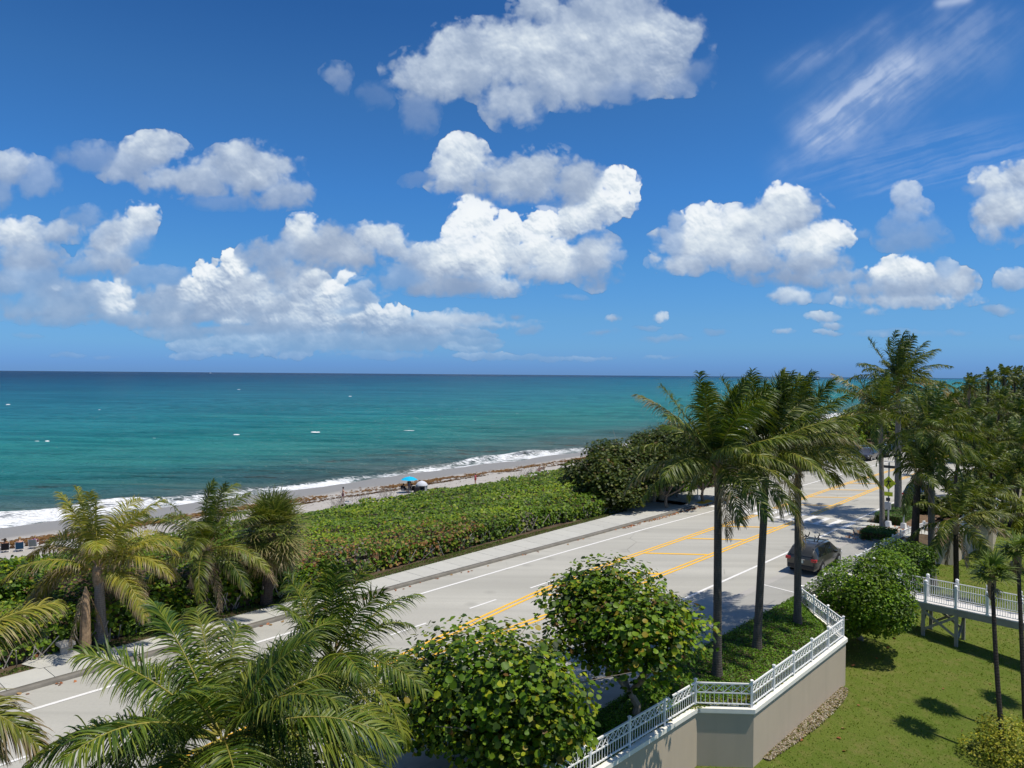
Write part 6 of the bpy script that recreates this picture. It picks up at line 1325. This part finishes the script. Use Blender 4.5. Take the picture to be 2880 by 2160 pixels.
# ================================================================= on the beach
def beach(px, py):
    z = -4.4
    for _ in range(10): p = at(px, py, z); z = float(dune_z(*to_sn(p)))
    return at(px, py, z)
simple('skin', (.46, .27, .19), .6, .3, var=.05); simple('skin_tan', (.34, .18, .11), .6, .3, var=.05); simple('hair_dark', (.02, .014, .01), .7); simple('hair_fair', (.30, .20, .10), .7)
for k, c in dict(maroon=(.16, .02, .05), black=(.015, .015, .02), pink=(.55, .10, .14), white=(.78, .78, .78), turquoise=(.0, .42, .68), purple=(.13, .03, .14), navy=(.02, .08, .16), silver=(.55, .57, .62), beige=(.5, .4, .3), mesh_grey=(.22, .25, .26), red=(.5, .05, .04)).items(): simple('cloth_'+k, c, .75, .25, var=.08)
def person(loc, ang, label, pose='stand', skin='skin', hair='hair_dark', top=None, bottom='cloth_maroon', sc=1.0, group=None):
    t = empty('person', loc, ang, label, 'person', group); t.scale = (sc, sc, sc)
    if pose == 'stand':
        J = dict(pel=(0, 0, .95), ch=(.03, 0, 1.28), nk=(.04, 0, 1.50), hd=(.07, 0, 1.64), ls=(.02, .19, 1.43), rs=(.02, -.19, 1.43), le=(.16, .24, 1.18), re=(.20, -.22, 1.20), lh=(.40, .16, 1.10), rh=(.44, -.14, 1.14), lk=(.10, .10, .50), rk=(-.04, -.10, .50), lf=(.14, .12, .07), rf=(-.20, -.10, .07), lt=(.30, .12, .03), rt=(-.06, -.10, .03))
    elif pose == 'walk':
        J = dict(pel=(0, 0, .95), ch=(0, 0, 1.28), nk=(0, 0, 1.50), hd=(.03, 0, 1.64), ls=(0, .18, 1.43), rs=(0, -.18, 1.43), le=(-.05, .25, 1.15), re=(.05, -.25, 1.15), lh=(.08, .26, .92), rh=(.18, -.24, .95), lk=(.05, .10, .50), rk=(0, -.10, .50), lf=(.0, .10, .07), rf=(-.03, -.10, .07), lt=(.16, .10, .03), rt=(.13, -.10, .03))
    elif pose == 'sit':
        J = dict(pel=(0, 0, .34), ch=(-.14, 0, .64), nk=(-.20, 0, .85), hd=(-.18, 0, .99), ls=(-.17, .19, .78), rs=(-.17, -.19, .78), le=(-.05, .28, .54), re=(-.05, -.28, .54), lh=(.20, .24, .48), rh=(.20, -.24, .48), lk=(.44, .12, .42), rk=(.44, -.12, .42), lf=(.72, .12, .08), rf=(.72, -.12, .08), lt=(.86, .12, .05), rt=(.86, -.12, .05))
    else:   # lean: sitting forward
        J = dict(pel=(0, 0, .30), ch=(.14, 0, .58), nk=(.28, 0, .74), hd=(.38, 0, .84), ls=(.22, .19, .70), rs=(.22, -.19, .70), le=(.36, .26, .50), re=(.36, -.26, .50), lh=(.56, .2, .42), rh=(.56, -.2, .42), lk=(.42, .14, .46), rk=(.42, -.14, .46), lf=(.62, .14, .08), rf=(.62, -.14, .08), lt=(.76, .14, .05), rt=(.76, -.14, .05))
    names = list(J); idx = {n: i for i, n in enumerate(names)}; V = [J[n] for n in names]
    E = [('pel', 'ch'), ('ch', 'nk'), ('nk', 'hd'), ('ch', 'ls'), ('ch', 'rs'), ('ls', 'le'), ('rs', 're'), ('le', 'lh'), ('re', 'rh'), ('pel', 'lk'), ('pel', 'rk'), ('lk', 'lf'), ('rk', 'rf'), ('lf', 'lt'), ('rf', 'rt')]
    rad = dict(pel=.135, ch=.135, nk=.058, hd=.085, ls=.062, rs=.062, le=.043, re=.043, lh=.032, rh=.032, lk=.062, rk=.062, lf=.042, rf=.042, lt=.03, rt=.03); Ed = [(idx[a], idx[b]) for a, b in E]; Rd = [rad[n] for n in names]
    V.append((J['hd'][0]+.01, 0, J['hd'][2]+.10)); Ed.append((idx['hd'], len(V)-1)); Rd.append(.07)
    for h, e in (('lh', 'le'), ('rh', 're')):
        d = norm(np.array(J[h])-np.array(J[e]))
        for q in range(5):
            a = np.array(J[h])+d*(.075 if q else .05)+np.array([0, (q-2)*.016, (.02 if q == 0 else 0)]); V.append(tuple(a)); Ed.append((idx[h], len(V)-1)); Rd.append(.009)
    me = bpy.data.meshes.new('body'); me.from_pydata(V, Ed, []); o = link('body', me, M[skin], t); sk = o.modifiers.new('skin', 'SKIN'); sk.use_smooth_shade = True
    for i, r_ in enumerate(Rd): me.skin_vertices[0].data[i].radius = (r_, r_*(.8 if i in (0, 1) else 1)); me.skin_vertices[0].data[i].use_root = (i == 0)
    s = o.modifiers.new('sub', 'SUBSURF'); s.levels = 1; s.render_levels = 1
    hd = np.array(J['hd']); m = MB(); m.lathe(tuple(hd+[-.02, 0, .02]), [(.03, -.08), (.098, -.04), (.108, .05), (.09, .12), (.03, .165)], 10); m.build('hair', M[hair], t, True)
    def garment(name, chain, rr, mat): m = MB(); m.tube([J[c] if isinstance(c, str) else c for c in chain], rr, 10); return m
    if bottom:
        m = MB(); p = np.array(J['pel'])
        for k in ('lk', 'rk'): q = p*.4+np.array(J[k])*.6; m.tube([p+[0, np.sign(J[k][1])*.05, .05], q], [.165, .115], 10)
        m.build('shorts', M[bottom], t, True)
    if top:
        p = np.array(J['pel']); c = np.array(J['ch']); n_ = np.array(J['nk']); m = MB(); m.tube([p+[0, 0, .02], c, c*.3+n_*.7, n_], [.155, .165, .15, .07], 12)
        for k, e in (('ls', 'le'), ('rs', 're')): m.tube([np.array(J[k]), np.array(J[k])*.45+np.array(J[e])*.55], [.078, .06], 8)
        m.build('shirt', M[top], t, True)
    return t
def beach_chair(loc, ang, label, seat='cloth_navy', group=None, z=.0):
    t = empty('beach_chair', loc, ang, label, 'beach chair', group); f = .22
    m = MB(); m.add([(-.25, -.28, f+.03), (.28, -.28, f+.08), (.28, .28, f+.08), (-.25, .28, f+.03), (-.25, -.28, f), (.28, -.28, f+.05), (.28, .28, f+.05), (-.25, .28, f)], [(0, 1, 2, 3), (7, 6, 5, 4), (0, 4, 5, 1), (1, 5, 6, 2), (2, 6, 7, 3), (3, 7, 4, 0)]); m.build('seat', M[seat], t)
    m = MB(); m.bar((-.26, 0, f+.02), (-.50, 0, .86), .56, .025, up=(1, 0, 0)); m.build('backrest', M[seat], t)
    for s_ in (-1, 1):
        m = MB(); m.tube([(.28, s_*.30, f+.06), (-.28, s_*.30, f), (-.52, s_*.30, .90)], .016, 6); m.tube([(.22, s_*.30, 0), (-.1, s_*.30, .46)], .016, 6); m.tube([(-.30, s_*.30, 0), (.05, s_*.30, .46)], .016, 6); m.build('frame', M['white_metal'], t, True)
        m = MB(); m.box((0, s_*.31, .47), (.42, .06, .03)); m.build('armrest', M['white_metal'], t)
    return t
p = beach(964, 1411); person(p, .2, 'bare chested man in maroon shorts standing on the sand holding his arms forward', 'stand', 'skin', 'hair_dark', None, 'cloth_maroon', 1.0)
q = beach(979, 1415); t = empty('folded_gear', q, .4, 'small pale blue and dark bundle of beach gear by the standing man', 'beach gear'); m = MB(); m.box((0, 0, .07), (.9, .5, .12)); bevel(m.build('mat', M['cloth_white'], t), .03); m = MB(); m.box((-.1, .1, .18), (.4, .3, .12)); bevel(m.build('bag', M['cloth_navy'], t), .03)
# umbrella group
u = beach(1150, 1385); t = empty('beach_umbrella', u, label='turquoise beach umbrella over a group in dark clothes', cat='umbrella')
m = MB(); m.tube([(0, 0, -.1), (.05, 0, 2.05)], .02, 6); m.build('pole', M['white_metal'], t)
for k in range(8):
    a0, a1 = k*math.pi/4, (k+1)*math.pi/4; m = MB(); R_ = 1.12; f = lambda a, r_, z: (math.cos(a)*r_+.05, math.sin(a)*r_, z)
    m.add([f(0, 0, 2.10), f(a0, R_*.55, 1.96), f(a0, R_, 1.68), f((a0+a1)/2, R_*.93, 1.70), f(a1, R_, 1.68), f(a1, R_*.55, 1.96)], [(0, 1, 5), (1, 2, 3), (1, 3, 5), (5, 3, 4)]); m.build('canopy_panel', M['cloth_turquoise'], t)
m = MB(); m.lathe((.05, 0, 2.08), [(.03, 0), (.03, .08)], 8); m.build('finial', M['white_metal'], t)
UG = 'people in dark clothes under the turquoise umbrella'
for i, (dx, dy, a, lab) in enumerate([(-.55, -.1, -.6, 'person in black sitting under the left side of the umbrella'), (.25, .1, 2.4, 'person in dark clothes sitting under the middle of the umbrella')]):
    beach_chair(u+[dx, dy, .02], a, ['black beach chair on the left under the umbrella', 'black beach chair in the middle under the umbrella'][i], 'cloth_black', 'black beach chairs under the umbrella'); person(u+[dx, dy, .0], a, lab, 'sit', 'skin_tan', 'hair_dark', 'cloth_black', 'cloth_black', 1.0, UG)
person(u+[-.1, .9, 0], -1.5, 'person standing bent in shade behind the umbrella pole', 'walk', 'skin_tan', 'hair_dark', 'cloth_black', 'cloth_maroon', .92, UG)
t = empty('beach_bag', u+[1.05, -.1, .0], .3, 'large black bag on the sand right of the umbrella', 'bag'); m = MB(); m.frustum((0, 0, 0), (.85, .5), (.7, .35), .75); bevel(m.build('bag_body', M['cloth_black'], t), .08); m = MB(); m.tube([(-.2, 0, .72), (-.15, 0, .95), (.15, 0, .95), (.2, 0, .72)], .02, 6); m.build('strap', M['cloth_black'], t)
q = beach(1186, 1379); t = empty('dome_shelter', q, .2, 'silver domed pop-up shelter with netted sides on the sand', 'shelter')
m = MB(); m.lathe((0, 0, .68), [(.80, 0), (.78, .10), (.62, .34), (.34, .52), (.05, .60)], 12); m.build('dome', M['cloth_silver'], t, True)
for k in range(6):
    a0, a1 = k*math.pi/3, (k+1)*math.pi/3
    if k != 4: m = MB(); m.bar((math.cos(a0)*.75, math.sin(a0)*.75, .34), (math.cos(a1)*.75, math.sin(a1)*.75, .34), .02, .66); m.build('side_panel', M['cloth_mesh_grey'], t)
    m = MB(); m.tube([(math.cos(a0)*.78, math.sin(a0)*.78, 0), (math.cos(a0)*.78, math.sin(a0)*.78, .70)], .02, 5); m.build('pole', M['white_metal'], t)
q = beach(1337, 1362); person(q, 2.8, 'person in a pink top half hidden by the thicket edge', 'walk', 'skin', 'hair_dark', 'cloth_pink', 'cloth_red', .85)
q = beach(1516, 1330); person(q, 2.0, 'bare backed person on the far sand, left of a pair', 'sit', 'skin', 'hair_fair', None, 'cloth_pink', 1.1, 'pair resting on the far sand')
q = beach(1529, 1326); person(q, 2.3, 'person with a pale hat on the far sand, right of a pair', 'sit', 'skin', 'cloth_white' if False else 'hair_fair', 'cloth_beige', 'cloth_beige', 1.1, 'pair resting on the far sand')
q = beach(1503, 1336); t = empty('towel', q, .4, 'white towel on the far sand left of the resting pair', 'towel'); m = MB(); m.box((0, 0, .04), (1.6, .8, .05)); m.build('cloth', M['cloth_white'], t)
# three sunbathers at the left edge
SB = 'sunbathers at the left edge of the beach'
q = beach(14, 1553); beach_chair(q, 2.2, 'white framed low chair at the very left edge', 'cloth_black', 'low beach chairs at the left edge'); person(q+[0, 0, .02], 2.2, 'woman with dark hair sitting with her back turned at the left edge', 'sit', 'skin_tan', 'hair_dark', None, 'cloth_white', 1.05, SB)
q = beach(55, 1550); beach_chair(q, 2.15, 'dark blue low beach chair holding a bent over man', 'cloth_navy', 'low beach chairs at the left edge'); person(q+[0, 0, .04], 2.15, 'man bent forward in the dark blue beach chair', 'lean', 'skin', 'hair_fair', None, 'cloth_beige', 1.1, SB)
q = beach(95, 1542); beach_chair(q, 1.9, 'low grey beach chair with purple cloth', 'cloth_mesh_grey', 'low beach chairs at the left edge'); person(q+[0, 0, .03], 1.9, 'sunbather in purple right of the blue chair', 'lean', 'skin', 'hair_fair', 'cloth_purple', 'cloth_purple', 1.0, SB)
q = beach(147, 1543); t = empty('bodyboard', q, .5, 'white bodyboard lying on the sand left of the yellow palm', 'bodyboard'); m = MB()
pts = [(-.75, -.26), (.45, -.30), (.72, -.16), (.78, 0), (.72, .16), (.45, .30), (-.75, .26)]; k = len(pts); m.add([(x, y, .12+.05*x) for x, y in pts]+[(x, y, .05+.05*x) for x, y in pts], [tuple(range(k)), tuple(range(2*k-1, k-1, -1))]+[(i, k+i, k+(i+1) % k, (i+1) % k) for i in range(k)]); m.build('deck', M['cloth_white'], t)

# ---- weed line on the sand
def weed():
    r = np.random.RandomState(71); n = 30000; s = -10+170*r.rand(n); band = r.rand(n)
    c1 = 77.6+.5*vnoise(s, s*0, 22, 1201, 3); nn = np.where(band < .8, c1+r.normal(size=n)*.95, c1-3.0+r.normal(size=n)*.35); dens = .30+1.3*vnoise(s*.6, nn, 2.6, 1211, 4); k = (r.rand(n) < np.clip(dens+.2, .03, 1)) & (np.abs(nn-c1) < 4.2); s, nn = s[k], nn[k]
    P = sn(s, nn, 0); P[:, 2] = dune_z(s, nn)+.03+.025*r.rand(len(s)); N_ = norm(r.normal(size=P.shape)*.10+[0, 0, 1]); dark = (nn < 76)
    c = rand_cols(r, len(s), [(.20, .105, .030), (.14, .07, .025), (.26, .15, .05)], (3, 3, 1.5)); c[dark] = c[dark]*.55
    leaf_object('seaweed_line', P, N_, .17*(.6+.8*r.rand(len(s))), c, r, 'leaf', None, .8, .3, 'stuff')
    n = 260; s = 20+60*r.rand(n); nn = 69+6*r.rand(n); P = sn(s, nn, 0); P[:, 2] = dune_z(s, nn)+.03; leaf_object('driftweed', P, norm(r.normal(size=P.shape)*.3+[0, 0, 1]), .10, rand_cols(r, n, [(.10, .06, .03)], (1,)), r, 'leaf', None, .5, .3, 'stuff')
    # bare grey brush where the thicket meets the sand
    m = MB(); o = sn(50, 69, -4)
    for (s0, n0, k, w) in ((49.5, 68.3, 60, 1.3), (57, 69.0, 40, 1.0), (84, 68.2, 70, 3.0), (53, 68.6, 40, 1.2)):
        for _ in range(k):
            a = sn(s0+r.normal()*w*.5, n0+r.normal()*.5, 0); a[2] = float(dune_z(*to_sn(a))); b = a+np.array([r.normal()*.45, r.normal()*.45, .4+.8*r.rand()]); m.bar(a-o, b-o, .022); m.bar(b-o, b-o+r.normal(size=3)*.25+[0, 0, .15], .014)
    x = m.build('bare_brush', M['pale_bark'], None, loc=o); x['kind'] = 'stuff'
weed()
# ---- whitecaps farther out, low lumps of foam
def whitecaps():
    simple('foam_white', (.80, .82, .83), .7, .3, var=.04)
    spots = [(1453, 1163, 64, 3), (1150, 1210, 30, 1.2), (430, 1232, 22, 1.2), (1700, 1180, 12, 1), (887, 1214, 26, 3), (665, 1221, 18, 2), (103, 1240, 16, 2.5), (133, 1239, 12, 2), (22, 1137, 10, 2), (1335, 1182, 8, 2), (1037, 1160, 14, 1.5), (985, 1114, 8, 1.2), (672, 1095, 7, 1), (280, 1152, 8, 1), (520, 1410, 60, 7)]
    r = np.random.RandomState(81)
    for i, (px, py, w, h) in enumerate(spots):
        c = at(px, py, SEA+.15); Y = c[1]; W_ = w/FPX*Y; m = MB(); n = max(5, int(w/2)); V = []
        D = h/FPX*Y*Y/16.8*.22
        for k in range(n+1):
            u = k/n; e = math.sin(u*math.pi)**.6; off = .25*D*r.normal(); z = .04+.12*e*r.rand()
            for v_, zz in ((-1, -.1), (-.25, z), (.35, z*.8), (1, -.15)): V.append((W_*(u-.5), D*e*v_*(.7+.5*r.rand())+off*e, zz))
        m.add(V, [(k*4+j, k*4+j+1, (k+1)*4+j+1, (k+1)*4+j) for k in range(n) for j in range(3)]); o = m.build('whitecap', M['foam_white'], None, True, c-[0, 0, .1]); o['kind'] = 'stuff'
whitecaps()
# ---- boats on the horizon
for (px, Y, L_, lab) in ((2300, 5200, 24, 'tiny white motor yacht on the horizon behind the tall palms'), (592, 9500, 30, 'tiny pale boat on the horizon at left')):
    c = at_y(px, 1062, Y); c[2] = SEA; t = empty('boat', c, .2, lab, 'boat', 'tiny boats on the horizon'); m = MB(); m.add([(-L_/2, -3, .2), (L_/2, 0, .8), (-L_/2, 3, .2), (-L_/2, -3.4, 3), (L_/2+2, 0, 4.5), (-L_/2, 3.4, 3)], [(0, 1, 4, 3), (1, 2, 5, 4), (2, 0, 3, 5), (3, 4, 5)]); m.build('hull', M['cloth_white'], t); m = MB(); m.frustum((-2, 0, 3.2), (L_*.5, 5), (L_*.35, 4), 3.4); m.frustum((-4, 0, 6.6), (L_*.25, 3.6), (L_*.15, 3), 2.4); m.build('cabin', M['cloth_white'], t)
